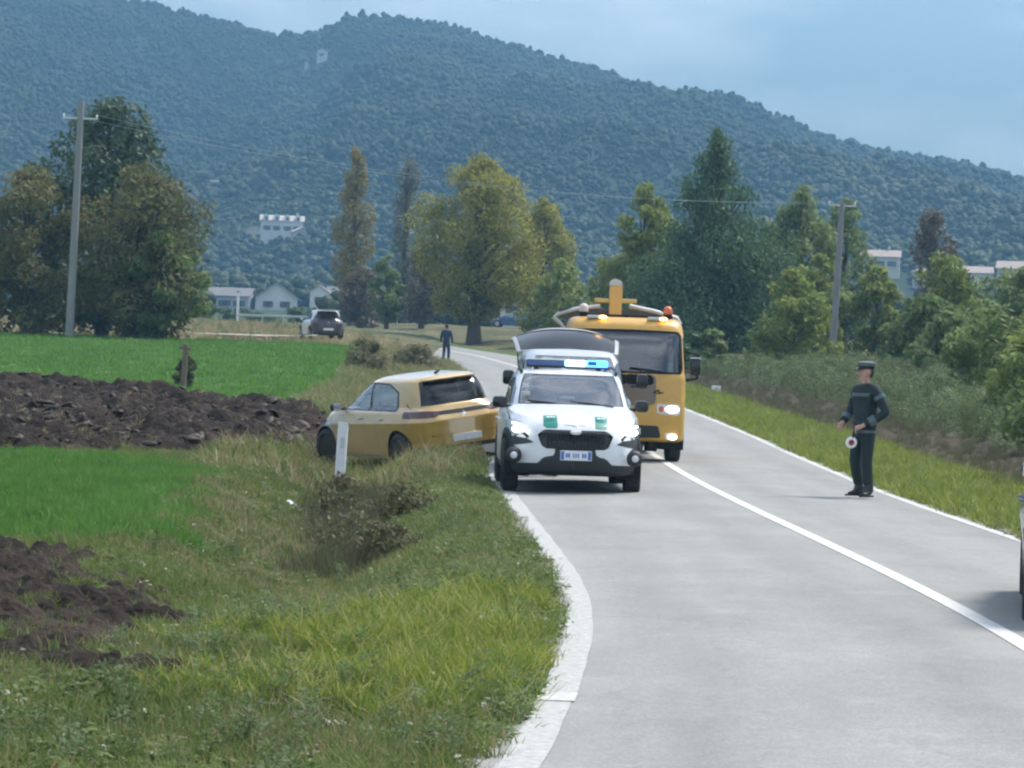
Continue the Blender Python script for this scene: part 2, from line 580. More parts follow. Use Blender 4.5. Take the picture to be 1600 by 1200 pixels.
def height(X, Y):
    X = np.asarray(X, float)
    Y = np.asarray(Y, float)
    z = zb(Y)
    hill = sstep(620, 1500, Y)
    # across the hill the ridge profile is carried along the view rays
    xr = X * 1700.0 / np.maximum(Y, 700)
    mult = np.interp(xr, _RX, _RS)
    z = z * (1 - hill) + hill * z * mult
    amp = sstep(650, 900, Y)
    z = z + amp * (95 * (fbm(X / 130 + 3.1, Y / 480 + 1.7, 4) - 0.5) * (1 - sstep(1450, 1650, Y)) + 5 * (fbm(X / 35, Y / 45, 2) - 0.5))
    # the meadow on the near-side
    z = z + 0.6 * sstep(3, 8, -X) * sstep(70, 130, Y) * (1 - sstep(200, 300, Y))
    o = EDGE_L(Y) - X
    o2 = X - EDGE_R(Y)
    off = np.maximum(o, o2)
    near = 1 - sstep(250, 350, Y)
    # ditch beside the road
    dd = sstep(0.55, 1.9, o) * (1 - sstep(2.2, 3.6, o)) * sstep(17, 27, Y) * (1 - sstep(58, 74, Y))
    z = z - 0.42 * dd
    # loose, uneven ground away from the asphalt
    z = z + near * sstep(0.15, 1.2, off) * (0.16 * (fbm(X * 0.9, Y * 0.6, 3) - 0.5) + 0.06 * (fbm(X * 4, Y * 3, 2) - 0.5))
    # ploughed strip
    pl = plough_mask(X, Y)
    fw = (Y * 0.95 + X * 0.28 + 1.6 * (fbm(X * 0.5, Y * 0.3, 3) - 0.5)) / 1.15
    fr_ = fw - np.floor(fw)
    furrow = np.where(fr_ < .3, fr_ / .3, (1 - fr_) / .7)
    z = z + pl * (-0.02 + 0.20 * furrow + 0.34 * (fbm(X * 1.1 + 4, Y * 0.7, 3) - 0.42))
    # rough bank beyond the far-side verge
    z = z + near * (0.55 * sstep(3, 14, o2) * sstep(35, 90, Y) - 0.12 * sstep(1.5, 3.0, o2) * (1 - sstep(3.5, 6, o2)))
    # bed of the road
    z = z - 0.06 * near * (1 - sstep(-0.05, 0.30, off))
    return z


def sdf_poly(px, py, poly):
    """signed distance to a polygon, negative inside"""
    px = np.asarray(px, float)
    py = np.asarray(py, float)
    n = len(poly)
    d = np.full(px.shape, 1e9)
    s = np.ones(px.shape)
    for i in range(n):
        x1, y1 = poly[i]
        x2, y2 = poly[i - 1]
        ex, ey = x2 - x1, y2 - y1
        wx, wy = px - x1, py - y1
        t = np.clip((wx * ex + wy * ey) / (ex * ex + ey * ey + 1e-12), 0, 1)
        d = np.minimum(d, (wx - ex * t) ** 2 + (wy - ey * t) ** 2)
        c1, c2, c3 = py >= y1, py < y2, ex * wy > ey * wx
        flip = (c1 & c2 & c3) | (~c1 & ~c2 & ~c3)
        s = np.where(flip, -s, s)
    return s * np.sqrt(d)


CROP = [(-16, 45.5), (-7.6, 45.5), (-5.5, 45), (-4.2, 41), (-3.6, 34), (-2.95, 27.5), (-3.6, 26.6), (-4.3, 25.6), (-16, 25)]
PLOUGH = [(-90, 82), (-12, 82), (-8.8, 77), (-5.0, 72), (-3.9, 65), (-3.7, 54), (-5.0, 48.5), (-7.6, 46.6), (-90, 46.6)]
SOIL = [(-9, 25.0), (-4.1, 24.9), (-3.4, 24.6), (-2.6, 21.5), (-2.2, 18.5), (-1.9, 15.6), (-2.2, 14.4), (-5, 12.5)]


def soft(poly, X, Y, w, wob=0.5, f=0.8):
    return 1 - sstep(-w, w, sdf_poly(X, Y, poly) + wob * (fbm(X * f, Y * f * 0.6, 3) - 0.5) * 2)


def plough_mask(X, Y):
    return soft(PLOUGH, X, Y, 0.7, 0.7)


def soil_mask(X, Y):
    return soft(SOIL, X, Y, 0.5, 0.8, 1.6)


def crop_mask(X, Y):
    return soft(CROP, X, Y, 0.5, 0.6)


def field_mask(X, Y):
    o = EDGE_L(Y) - X
    return (1 - plough_mask(X, Y)) * sstep(70, 74, Y) * sstep(3.0, 4.2, o + 0.6 * fbm(X, Y * .3, 2)) * (1 - sstep(137, 141, Y))


def gz(x, y):
    return float(height(np.array([x]), np.array([y]))[0])


# ------------------------------------------------------------------ ground
def graded(breaks):
    out = []
    for a, b, st in breaks:
        out += list(np.arange(a, b, st))
    out.append(breaks[-1][1])
    return np.array(sorted(set(np.round(out, 3))))


def grid_mesh(name, xs, ys, zf, m):
    Xg, Yg = np.meshgrid(xs, ys)
    Z = zf(Xg.ravel(), Yg.ravel())
    P = np.stack([Xg.ravel(), Yg.ravel(), Z], 1)
    nx, ny = len(xs), len(ys)
    i = (np.arange(ny - 1)[:, None] * nx + np.arange(nx - 1)[None, :]).ravel()
    F = np.stack([i, i + 1, i + 1 + nx, i + nx], 1)
    return fast_mesh(name, P, F, m, smooth=True), P


def attr_ground_mat(name, rough=0.95, nscale=3.0, bump=0.5):
    m, N, L = new_mat(name)
    out = N.new('ShaderNodeOutputMaterial')
    b = N.new('ShaderNodeBsdfPrincipled')
    b.inputs['Roughness'].default_value = rough
    b.inputs['Specular IOR Level'].default_value = 0.15
    L.new(b.outputs[0], out.inputs['Surface'])
    at = N.new('ShaderNodeAttribute')
    at.attribute_name = 'soil_colour'
    geo = N.new('ShaderNodeNewGeometry')
    n1 = N.new('ShaderNodeTexNoise')
    n1.inputs['Scale'].default_value = nscale
    n1.inputs['Detail'].default_value = 8
    n1.inputs['Roughness'].default_value = 0.7
    L.new(geo.outputs['Position'], n1.inputs['Vector'])
    mr = N.new('ShaderNodeMapRange')
    mr.inputs[1].default_value = 0.3
    mr.inputs[2].default_value = 0.7
    mr.inputs[3].default_value = 0.55
    mr.inputs[4].default_value = 1.5
    L.new(n1.outputs['Fac'], mr.inputs[0])
    vm = N.new('ShaderNodeVectorMath')
    vm.operation = 'SCALE'
    L.new(at.outputs['Color'], vm.inputs[0])
    L.new(mr.outputs[0], vm.inputs['Scale'])
    L.new(vm.outputs[0], b.inputs['Base Color'])
    n2 = N.new('ShaderNodeTexNoise')
    n2.inputs['Scale'].default_value = 14
    n2.inputs['Detail'].default_value = 8
    L.new(geo.outputs['Position'], n2.inputs['Vector'])
    bp = N.new('ShaderNodeBump')
    bp.inputs['Strength'].default_value = bump
    bp.inputs['Distance'].default_value = 0.08
    L.new(n2.outputs['Fac'], bp.inputs['Height'])
    L.new(bp.outputs[0], b.inputs['Normal'])
    return m


def paint_vertices(o, C):
    a = o.data.color_attributes.new('soil_colour', 'FLOAT_COLOR', 'POINT')
    C4 = np.concatenate([C, np.ones((len(C), 1))], 1).astype(np.float32)
    a.data.foreach_set('color', C4.ravel())


xs = graded([(-1500, -200, 100), (-200, -60, 10), (-60, -20, 2), (-20, -15, .5), (-15, -9, .2), (-9, 1.4, .14), (1.4, 5, .6), (5, 10, .25), (10, 24, .6), (24, 60, 2), (60, 200, 10), (200, 1500, 100)])
ys = graded([(-300, 0, 20), (0, 12, 1), (12, 40, .16), (40, 84, .20), (84, 150, 1.0), (150, 300, 4), (300, 660, 10)])
ground, GP_ = grid_mesh('ground', xs, ys, height, attr_ground_mat('ground_soil'))
tag(ground, 'verge soil, ditch, ploughed strip and meadow ground', None, kind='structure')
gx, gy = GP_[:, 0], GP_[:, 1]


def mixc(base, col, w):
    return base * (1 - w[:, None]) + np.array(col)[None, :] * w[:, None]


C = np.tile(np.array([[0.085, 0.085, 0.040]]), (len(GP_), 1))
C = mixc(C, (0.14, 0.125, 0.060), sstep(0.45, 0.65, fbm(gx * 0.5, gy * 0.35, 3)))
C = mixc(C, (0.085, 0.16, 0.045), field_mask(gx, gy))
C = mixc(C, (0.05, 0.12, 0.025), crop_mask(gx, gy))
C = mixc(C, (0.046, 0.032, 0.022), plough_mask(gx, gy))
C = mixc(C, (0.052, 0.036, 0.025), soil_mask(gx, gy))
C = mixc(C, (0.21, 0.175, 0.10), sstep(139, 146, gy) * (gx < EDGE_L(gy)) * (1 - sstep(300, 380, gy)))
C = mixc(C, (0.075, 0.115, 0.040), sstep(0.2, 0.6, gx - EDGE_R(gy)) * (1 - sstep(1.8, 2.8, gx - EDGE_R(gy))))
C = mixc(C, (0.062, 0.050, 0.032), sstep(2.0, 3.5, gx - EDGE_R(gy)) * (1 - sstep(120, 200, gy)))
C = mixc(C, (0.05, 0.075, 0.035), sstep(300, 420, gy))
# bare gravel strip at the asphalt edge
eo = np.maximum(EDGE_L(gy) - gx, gx - EDGE_R(gy))
C = mixc(C, (0.22, 0.205, 0.18), sstep(-.1, .0, eo) * (1 - sstep(.08, .38, eo + .25 * (fbm(gx * 3, gy * 2, 2) - .5))) * (gy < 300))
paint_vertices(ground, C)

# ------------------------------------------------------------------ hill
hx = graded([(-1400, -520, 40), (-520, 520, 6), (520, 1400, 40)])
hy = graded([(600, 1900, 7), (1900, 3000, 60)])
hill, HP = grid_mesh('hill', hx, hy, lambda X, Y: height(X, Y) + 0.4 - 6 * (1 - sstep(600, 655, Y)), attr_ground_mat('hill_soil', nscale=0.05, bump=0.2))
tag(hill, 'long wooded hill closing the valley', None, kind='structure')
paint_vertices(hill, np.tile(np.array([[0.035, 0.055, 0.028]]), (len(HP), 1)))


# ------------------------------------------------------------------ road
def asphalt_mat():
    m, N, L = new_mat('worn_asphalt')
    out = N.new('ShaderNodeOutputMaterial')
    b = N.new('ShaderNodeBsdfPrincipled')
    b.inputs['Roughness'].default_value = 0.82
    b.inputs['Specular IOR Level'].default_value = 0.35
    L.new(b.outputs[0], out.inputs['Surface'])
    geo = N.new('ShaderNodeNewGeometry')
    uv = N.new('ShaderNodeAttribute')
    uv.attribute_name = 'lane'

    def noise(vec, scale, detail, rough=0.6):
        n = N.new('ShaderNodeTexNoise')
        n.inputs['Scale'].default_value = scale
        n.inputs['Detail'].default_value = detail
        n.inputs['Roughness'].default_value = rough
        L.new(vec, n.inputs['Vector'])
        return n.outputs['Fac']

    def rng(v, a, b_, c, d):
        r = N.new('ShaderNodeMapRange')
        for i, x in enumerate((a, b_, c, d)):
            r.inputs[1 + i].default_value = x
        L.new(v, r.inputs[0])
        return r.outputs[0]

    def mul(a, c):
        q = N.new('ShaderNodeMath')
        q.operation = 'MULTIPLY'
        L.new(a, q.inputs[0])
        L.new(c, q.inputs[1])
        return q.outputs[0]
    mp = N.new('ShaderNodeMapping')
    mp.inputs['Scale'].default_value = (1.1, 0.16, 1)
    L.new(uv.outputs['Vector'], mp.inputs['Vector'])
    streak = rng(noise(mp.outputs[0], 2.2, 5), 0.3, 0.72, 0.92, 1.07)
    mp2 = N.new('ShaderNodeMapping')
    mp2.inputs['Scale'].default_value = (0.55, 0.5, 1)
    L.new(uv.outputs['Vector'], mp2.inputs['Vector'])
    patch = rng(noise(mp2.outputs[0], 1.0, 4), 0.35, 0.65, 0.93, 1.06)
    grain = rng(noise(geo.outputs['Position'], 60, 3, 0.8), 0.3, 0.7, 0.66, 1.34)
    pale = rng(noise(mp2.outputs[0], 2.7, 6), 0.56, 0.70, 1.0, 1.10)
    v = mul(mul(streak, patch), mul(grain, pale))
    # the lanes are polished darker where tyres run
    sx_ = N.new('ShaderNodeSeparateXYZ')
    L.new(uv.outputs['Vector'], sx_.inputs[0])
    ab = N.new('ShaderNodeMath')
    ab.operation = 'ABSOLUTE'
    L.new(sx_.outputs[0], ab.inputs[0])
    pp_ = N.new('ShaderNodeMath')
    pp_.operation = 'PINGPONG'
    pp_.inputs[1].default_value = 0.72
    L.new(ab.outputs[0], pp_.inputs[0])
    v = mul(v, rng(pp_.outputs[0], 0.30, 0.66, 1.03, 0.93))
    v = mul(v, rng(noise(geo.outputs['Position'], 9, 6, 0.75), 0.3, 0.7, 0.90, 1.10))
    # cracks, sealed with bitumen
    vo = N.new('ShaderNodeTexVoronoi')
    vo.feature = 'DISTANCE_TO_EDGE'
    vo.inputs['Scale'].default_value = 0.22
    wob = N.new('ShaderNodeVectorMath')
    wob.operation = 'ADD'
    nv = N.new('ShaderNodeTexNoise')
    nv.inputs['Scale'].default_value = 1.1
    nv.inputs['Detail'].default_value = 5
    L.new(uv.outputs['Vector'], nv.inputs['Vector'])
    L.new(uv.outputs['Vector'], wob.inputs[0])
    L.new(nv.outputs['Color'], wob.inputs[1])
    L.new(wob.outputs[0], vo.inputs['Vector'])
    crack = rng(vo.outputs['Distance'], 0.0, 0.006, 0.91, 1.0)
    v = mul(v, crack)
    sc = N.new('ShaderNodeVectorMath')
    sc.operation = 'SCALE'
    sc.inputs[0].default_value = (0.245, 0.244, 0.228)
    L.new(v, sc.inputs['Scale'])
    L.new(sc.outputs[0], b.inputs['Base Color'])
    bp = N.new('ShaderNodeBump')
    bp.inputs['Strength'].default_value = 0.35
    bp.inputs['Distance'].default_value = 0.01
    L.new(noise(geo.outputs['Position'], 90, 4, 0.7), bp.inputs['Height'])
    L.new(bp.outputs[0], b.inputs['Normal'])
    return m


def strip(name, yy, left, right, nx, lift, m, crown=True, attr=True, ragged=0.0):
    vs, lane = [], []
    for y in yy:
        a, b_ = left(y), right(y)
        if ragged:
            a -= ragged * (float(fbm(np.array([y * (1.3 if ragged > .1 else 5)]), np.array([3.3]), 3)[0]) - 0.35)
            b_ += ragged * (float(fbm(np.array([y * 1.1]), np.array([9.1]), 3)[0]) - 0.35)
        for k in range(nx + 1):
            t = k / nx
            x = a + (b_ - a) * t
            c, e, f = CENTRE(y), EDGE_L(y), EDGE_R(y)
            cr = 0.05 * max(0.0, 1 - abs((x - c) / (0.5 * (f - e))) ** 2)
            vs.append((x, y, float(zb(y)) + cr + lift))
            lane.append((x - c, y, 0))
    n = nx + 1
    fs = []
    for j in range(len(yy) - 1):
        for k in range(nx):
            i = j * n + k
            fs.append((i, i + 1, i + 1 + n, i + n))
    o = fast_mesh(name, vs, fs, m, smooth=True)
    a = o.data.attributes.new('lane', 'FLOAT_VECTOR', 'POINT')
    a.data.foreach_set('vector', np.array(lane, dtype=np.float32).ravel())
    return o


def paint_mat(name, worn, col=(0.58, 0.58, 0.555)):
    m = mat(name, col, 0.78, var=0.08, scale=30.0, dirt=(0.29, 0.288, 0.272), dirt_amt=worn, bump=0.2, bscale=70, dlo=0.40, dhi=0.60)
    return m


road_y = np.concatenate([np.arange(-60, 8, 2.0), np.arange(8, 60, 0.5), np.arange(60, 150, 1.5), np.arange(150, 302, 4)])
road = strip('road', road_y, lambda y: EDGE_L(y) - 0.16, lambda y: EDGE_R(y) + 0.16, 14, 0.0, asphalt_mat(), ragged=0.22)
tag(road, 'pale worn asphalt country road bending away', None, kind='structure')
line_y = np.concatenate([np.arange(-60, 10, 2.0), np.arange(10, 45, 0.1), np.arange(45, 302, 1.5)])
ln = strip('edge_line', line_y, lambda y: EDGE_L(y), lambda y: EDGE_L(y) + 0.17, 1, 0.004, paint_mat('edge_paint', 0.9, (0.43, 0.43, 0.41)), ragged=0.035)
tag(ln, 'broad worn white edge line beside the grass verge', None, kind='structure')
ln = strip('edge_line', road_y, lambda y: EDGE_R(y) - 0.14, lambda y: EDGE_R(y), 1, 0.004, paint_mat('far_edge_paint', 0.7))
tag(ln, 'white edge line behind the officer', None, kind='structure')
ln = strip('centre_line', road_y, lambda y: CENTRE(y) - 0.07, lambda y: CENTRE(y) + 0.07, 1, 0.004, paint_mat('centre_paint', 0.3))
tag(ln, 'solid white centre line', None, kind='structure')
pp = strip('repainted_patch', np.arange(15.6, 16.05, 0.1), lambda y: EDGE_L(y) - 0.01, lambda y: EDGE_L(y) + 0.19, 1, 0.008, paint_mat('fresh_paint', 0.5, (0.50, 0.50, 0.48)))
tag(pp, 'small bright repainted patch on the edge line', None, kind='structure')

# pale farm track and the far-side field lane
track_y = [(-32, 141), (-22, 142.5), (-16, 144), (-12, 146), (-10.2, 149), (-9.8, 153)]
vs = []
for k, (x, y) in enumerate(track_y):
    for s in (-1, 1):
        vs.append((x, y + s * 1.7, gz(x, y + s * 1.7) + 0.30))
fs = [(2 * i, 2 * i + 2, 2 * i + 3, 2 * i + 1) for i in range(len(track_y) - 1)]
tk = mesh_obj('path', vs, fs, mat('pale_track', (0.42, 0.40, 0.35), 0.95, var=0.15, scale=1.5, bump=0.3))
tag(tk, 'pale gravel farm track beyond the green field', None, kind='structure')
# broken gravel apron at the far-side edge of the asphalt
vs, fs = [], []
ap = [(5.2, 30.4), (5.75, 30.1), (6.2, 31.3), (6.1, 33.2), (5.9, 35.2), (5.50, 35.6), (5.42, 33)]
vs = [(x, y, float(zb(y)) + 0.012 + 0.02 * random.random()) for x, y in ap] + [(5.75, 32.8, 0.05)]
fs = [(i, (i + 1) % len(ap), len(ap)) for i in range(len(ap))]
ap_o = mesh_obj('gravel_patch', vs, fs, mat('gravel_patch', (0.24, 0.22, 0.19), 0.95, var=0.3, scale=20, bump=0.8, bscale=60))
tag(ap_o, 'broken gravel patch at the asphalt edge', None, kind='structure')
# ------------------------------------------------------------------ scatter by geometry nodes
def proto(name, P, F, m, smooth=False):
    return fast_mesh(name, P, F, m, do_link=False, smooth=smooth)


def scatter(name, pts, rot, scl, idx, protos, label):
    pts = np.asarray(pts, dtype=np.float32)
    me = bpy.data.meshes.new(name)
    me.vertices.add(len(pts))
    me.vertices.foreach_set('co', pts.ravel())
    a = me.attributes.new('turn', 'FLOAT_VECTOR', 'POINT')
    a.data.foreach_set('vector', np.asarray(rot, dtype=np.float32).ravel())
    a = me.attributes.new('size', 'FLOAT_VECTOR', 'POINT')
    a.data.foreach_set('vector', np.asarray(scl, dtype=np.float32).ravel())
    a = me.attributes.new('pick', 'INT', 'POINT')
    a.data.foreach_set('value', np.asarray(idx, dtype=np.int32))
    o = bpy.data.objects.new(name, me)
    link(o)
    g = bpy.data.node_groups.new(name + '_nodes', 'GeometryNodeTree')
    g.interface.new_socket('Geometry', in_out='INPUT', socket_type='NodeSocketGeometry')
    g.interface.new_socket('Geometry', in_out='OUTPUT', socket_type='NodeSocketGeometry')
    N, L = g.nodes, g.links
    gi, go = N.new('NodeGroupInput'), N.new('NodeGroupOutput')
    iop = N.new('GeometryNodeInstanceOnPoints')
    jn = N.new('GeometryNodeJoinGeometry')
    for p in protos:
        oi = N.new('GeometryNodeObjectInfo')
        oi.inputs['Object'].default_value = p
        oi.inputs['As Instance'].default_value = True
        L.new(oi.outputs['Geometry'], jn.inputs[0])

    def named(nm, dt):
        q = N.new('GeometryNodeInputNamedAttribute')
        q.data_type = dt
        q.inputs['Name'].default_value = nm
        return q.outputs['Attribute']
    L.new(gi.outputs[0], iop.inputs['Points'])
    L.new(jn.outputs[0], iop.inputs['Instance'])
    iop.inputs['Pick Instance'].default_value = True
    L.new(named('pick', 'INT'), iop.inputs['Instance Index'])
    L.new(named('turn', 'FLOAT_VECTOR'), iop.inputs['Rotation'])
    L.new(named('size', 'FLOAT_VECTOR'), iop.inputs['Scale'])
    L.new(iop.outputs[0], go.inputs[0])
    md = o.modifiers.new('scatter', 'NODES')
    md.node_group = g
    tag(o, label, None, kind='stuff')
    return o


def rand_in(n, x0, x1, y0, y1):
    return RNG.uniform(x0, x1, n), RNG.uniform(y0, y1, n)


def blades(n, spread, h0, h1, width, lean, droop, seg=2, seed=0):
    r = np.random.default_rng(seed)
    V, F = [], []
    for i in range(n):
        a = r.uniform(0, 6.283)
        rr = spread * math.sqrt(r.random())
        bx, by = rr * math.cos(a), rr * math.sin(a)
        h = r.uniform(h0, h1)
        la = r.uniform(0, 6.283)
        dx, dy = math.cos(la), math.sin(la)
        ln_ = lean * r.uniform(0.3, 1.2) * h
        px, py = -dy * width * r.uniform(.6, 1.2), dx * width
        b = len(V)
        for s in range(seg + 1):
            t = s / seg
            z = h * (t - droop * t * t * r.uniform(.6, 1.2))
            off = ln_ * t ** 1.7
            wv = (1 - t) ** 0.7 * 0.5 if s < seg else 0.0
            cx, cy = bx + dx * off, by + dy * off
            if s < seg:
                V += [(cx - px * wv, cy - py * wv, z), (cx + px * wv, cy + py * wv, z)]
            else:
                V += [(cx, cy, z)]
        for s in range(seg - 1):
            q = b + 2 * s
            F += [(q, q + 1, q + 3), (q, q + 3, q + 2)]
        q = b + 2 * (seg - 1)
        F += [(q, q + 1, q + 2)]
    V = np.array(V)
    return V, np.array(F)


def leafy(n, rad, h, lw, ll, seed=0, up=0.5):
    """a low broad-leaved weed: leaves as bent diamonds"""
    r = np.random.default_rng(seed)
    V, F = [], []
    for i in range(n):
        a = r.uniform(0, 6.283)
        el = r.uniform(0.0, 1.0) * up
        z0 = h * r.random() ** 1.3
        L_ = ll * r.uniform(.6, 1.2)
        d = np.array([math.cos(a) * math.cos(el), math.sin(a) * math.cos(el), math.sin(el)])
        s = np.array([-math.sin(a), math.cos(a), r.uniform(-.4, .4)])
        o = np.array([math.cos(a), math.sin(a), 0]) * rad * r.random() * (1 - 0.6 * z0 / max(h, .01)) + np.array([0, 0, z0])
        b = len(V)
        V += [o, o + d * L_ * .45 - s * lw / 2, o + d * L_ * .45 + s * lw / 2, o + d * L_ - np.array([0, 0, L_ * .25])]
        F += [(b, b + 1, b + 3), (b, b + 3, b + 2)]
    return np.array(V), np.array(F)


GM = {}
GM['verge'] = leaf_mat('verge_grass', (0.055, 0.100, 0.022), (0.185, 0.250, 0.066), 0.4, 0.55, accent=(0.30, 0.24, 0.12), accent_amt=0.10)
GM['lush'] = leaf_mat('lush_grass', (0.085, 0.140, 0.014), (0.245, 0.310, 0.042), 0.4, 1.0, accent=(0.34, 0.33, 0.08), accent_amt=0.12)
GM['dry'] = leaf_mat('dry_grass', (0.13, 0.115, 0.045), (0.30, 0.255, 0.12), 0.35, 0.6, accent=(0.38, 0.33, 0.20), accent_amt=0.2)
GM['crop'] = leaf_mat('young_crop', (0.055, 0.140, 0.022), (0.130, 0.270, 0.050), 0.4, 0.4)
GM['weed'] = leaf_mat('broadleaf_weed', (0.068, 0.115, 0.032), (0.190, 0.245, 0.080), 0.4, 0.9, accent=(0.24, 0.27, 0.18), accent_amt=0.08)
GM['scrub'] = leaf_mat('scrub', (0.070, 0.125, 0.044), (0.165, 0.230, 0.095), 0.35, 0.25, accent=(0.20, 0.17, 0.10), accent_amt=0.10)
GM['brown'] = leaf_mat('dead_stalks', (0.055, 0.050, 0.030), (0.150, 0.130, 0.075), 0.3, 0.4, accent=(0.12, 0.16, 0.06), accent_amt=0.4)
GM['pale_leaf'] = leaf_mat('pale_dry_leaf', (0.36, 0.33, 0.26), (0.62, 0.60, 0.52), 0.3, 0.8)

T_verge = [proto('verge_tuft', *blades(22, .09, .06, .17, .011, .7, .25, 2, s), GM['verge']) for s in range(5)]
T_lush = [proto('lush_tuft', *blades(22, .08, .08, .22, .011, .8, .3, 3, 20 + s), GM['lush']) for s in range(4)]
T_dry = [proto('dry_tuft', *blades(18, .09, .07, .20, .009, .9, .35, 2, 40 + s), GM['dry']) for s in range(4)]
T_crop = [proto('crop_tuft', *blades(20, .10, .08, .19, .013, .5, .2, 2, 60 + s), GM['crop']) for s in range(4)]
T_weed = [proto('weed_plant', *leafy(34, .11, .11, .030, .075, 80 + s), GM['weed']) for s in range(4)]
T_scrub = [proto('scrub_plant', *leafy(170, .30, .75, .045, .11, 100 + s, 1.0), GM['scrub']) for s in range(4)]
T_stalk = [proto('stalk_plant', *blades(44, .28, .30, .95, .014, .45, .12, 2, 120 + s), GM['brown']) for s in range(4)]
T_leaf = [proto('fallen_leaf', *leafy(3, .06, .05, .035, .075, 140 + s, .6), GM['pale_leaf']) for s in range(3)]


def place(name, x, y, protos, s0, s1, label, tilt=0.25, sink=0.01, zs=1.0):
    n = len(x)
    z = height(x, y) - sink
    rot = np.stack([RNG.normal(0, tilt, n), RNG.normal(0, tilt, n), RNG.uniform(0, 6.283, n)], 1)
    s = RNG.uniform(s0, s1, n)
    scl = np.stack([s, s, s * zs], 1)
    return scatter(name, np.stack([x, y, z], 1), rot, scl, RNG.integers(0, len(protos), n), protos, label)


def off_road(x, y, m=0.02):
    return ((EDGE_L(y) - x) > m) | ((x - EDGE_R(y)) > m)


# near verge, denser towards the camera; the sample follows the widening view
def fan(n, y0, y1, xl, xr_extra=0.6, power=1.0):
    y = y0 + (y1 - y0) * RNG.random(n) ** power
    lo = -0.19 * y + xl
    hi = EDGE_L(y) - 0.02
    return lo + (hi - lo) * RNG.random(n), y


LUSH = [(-1.3, 19), (-0.5, 22.6), (0.35, 21.6), (0.25, 16.4), (-0.2, 15.0), (-1.0, 15.2)]
DRY = [(-4.2, 40), (-1.9, 34.5), (-1.25, 28.5), (-2.2, 25.2), (-3.0, 27), (-3.8, 34)]


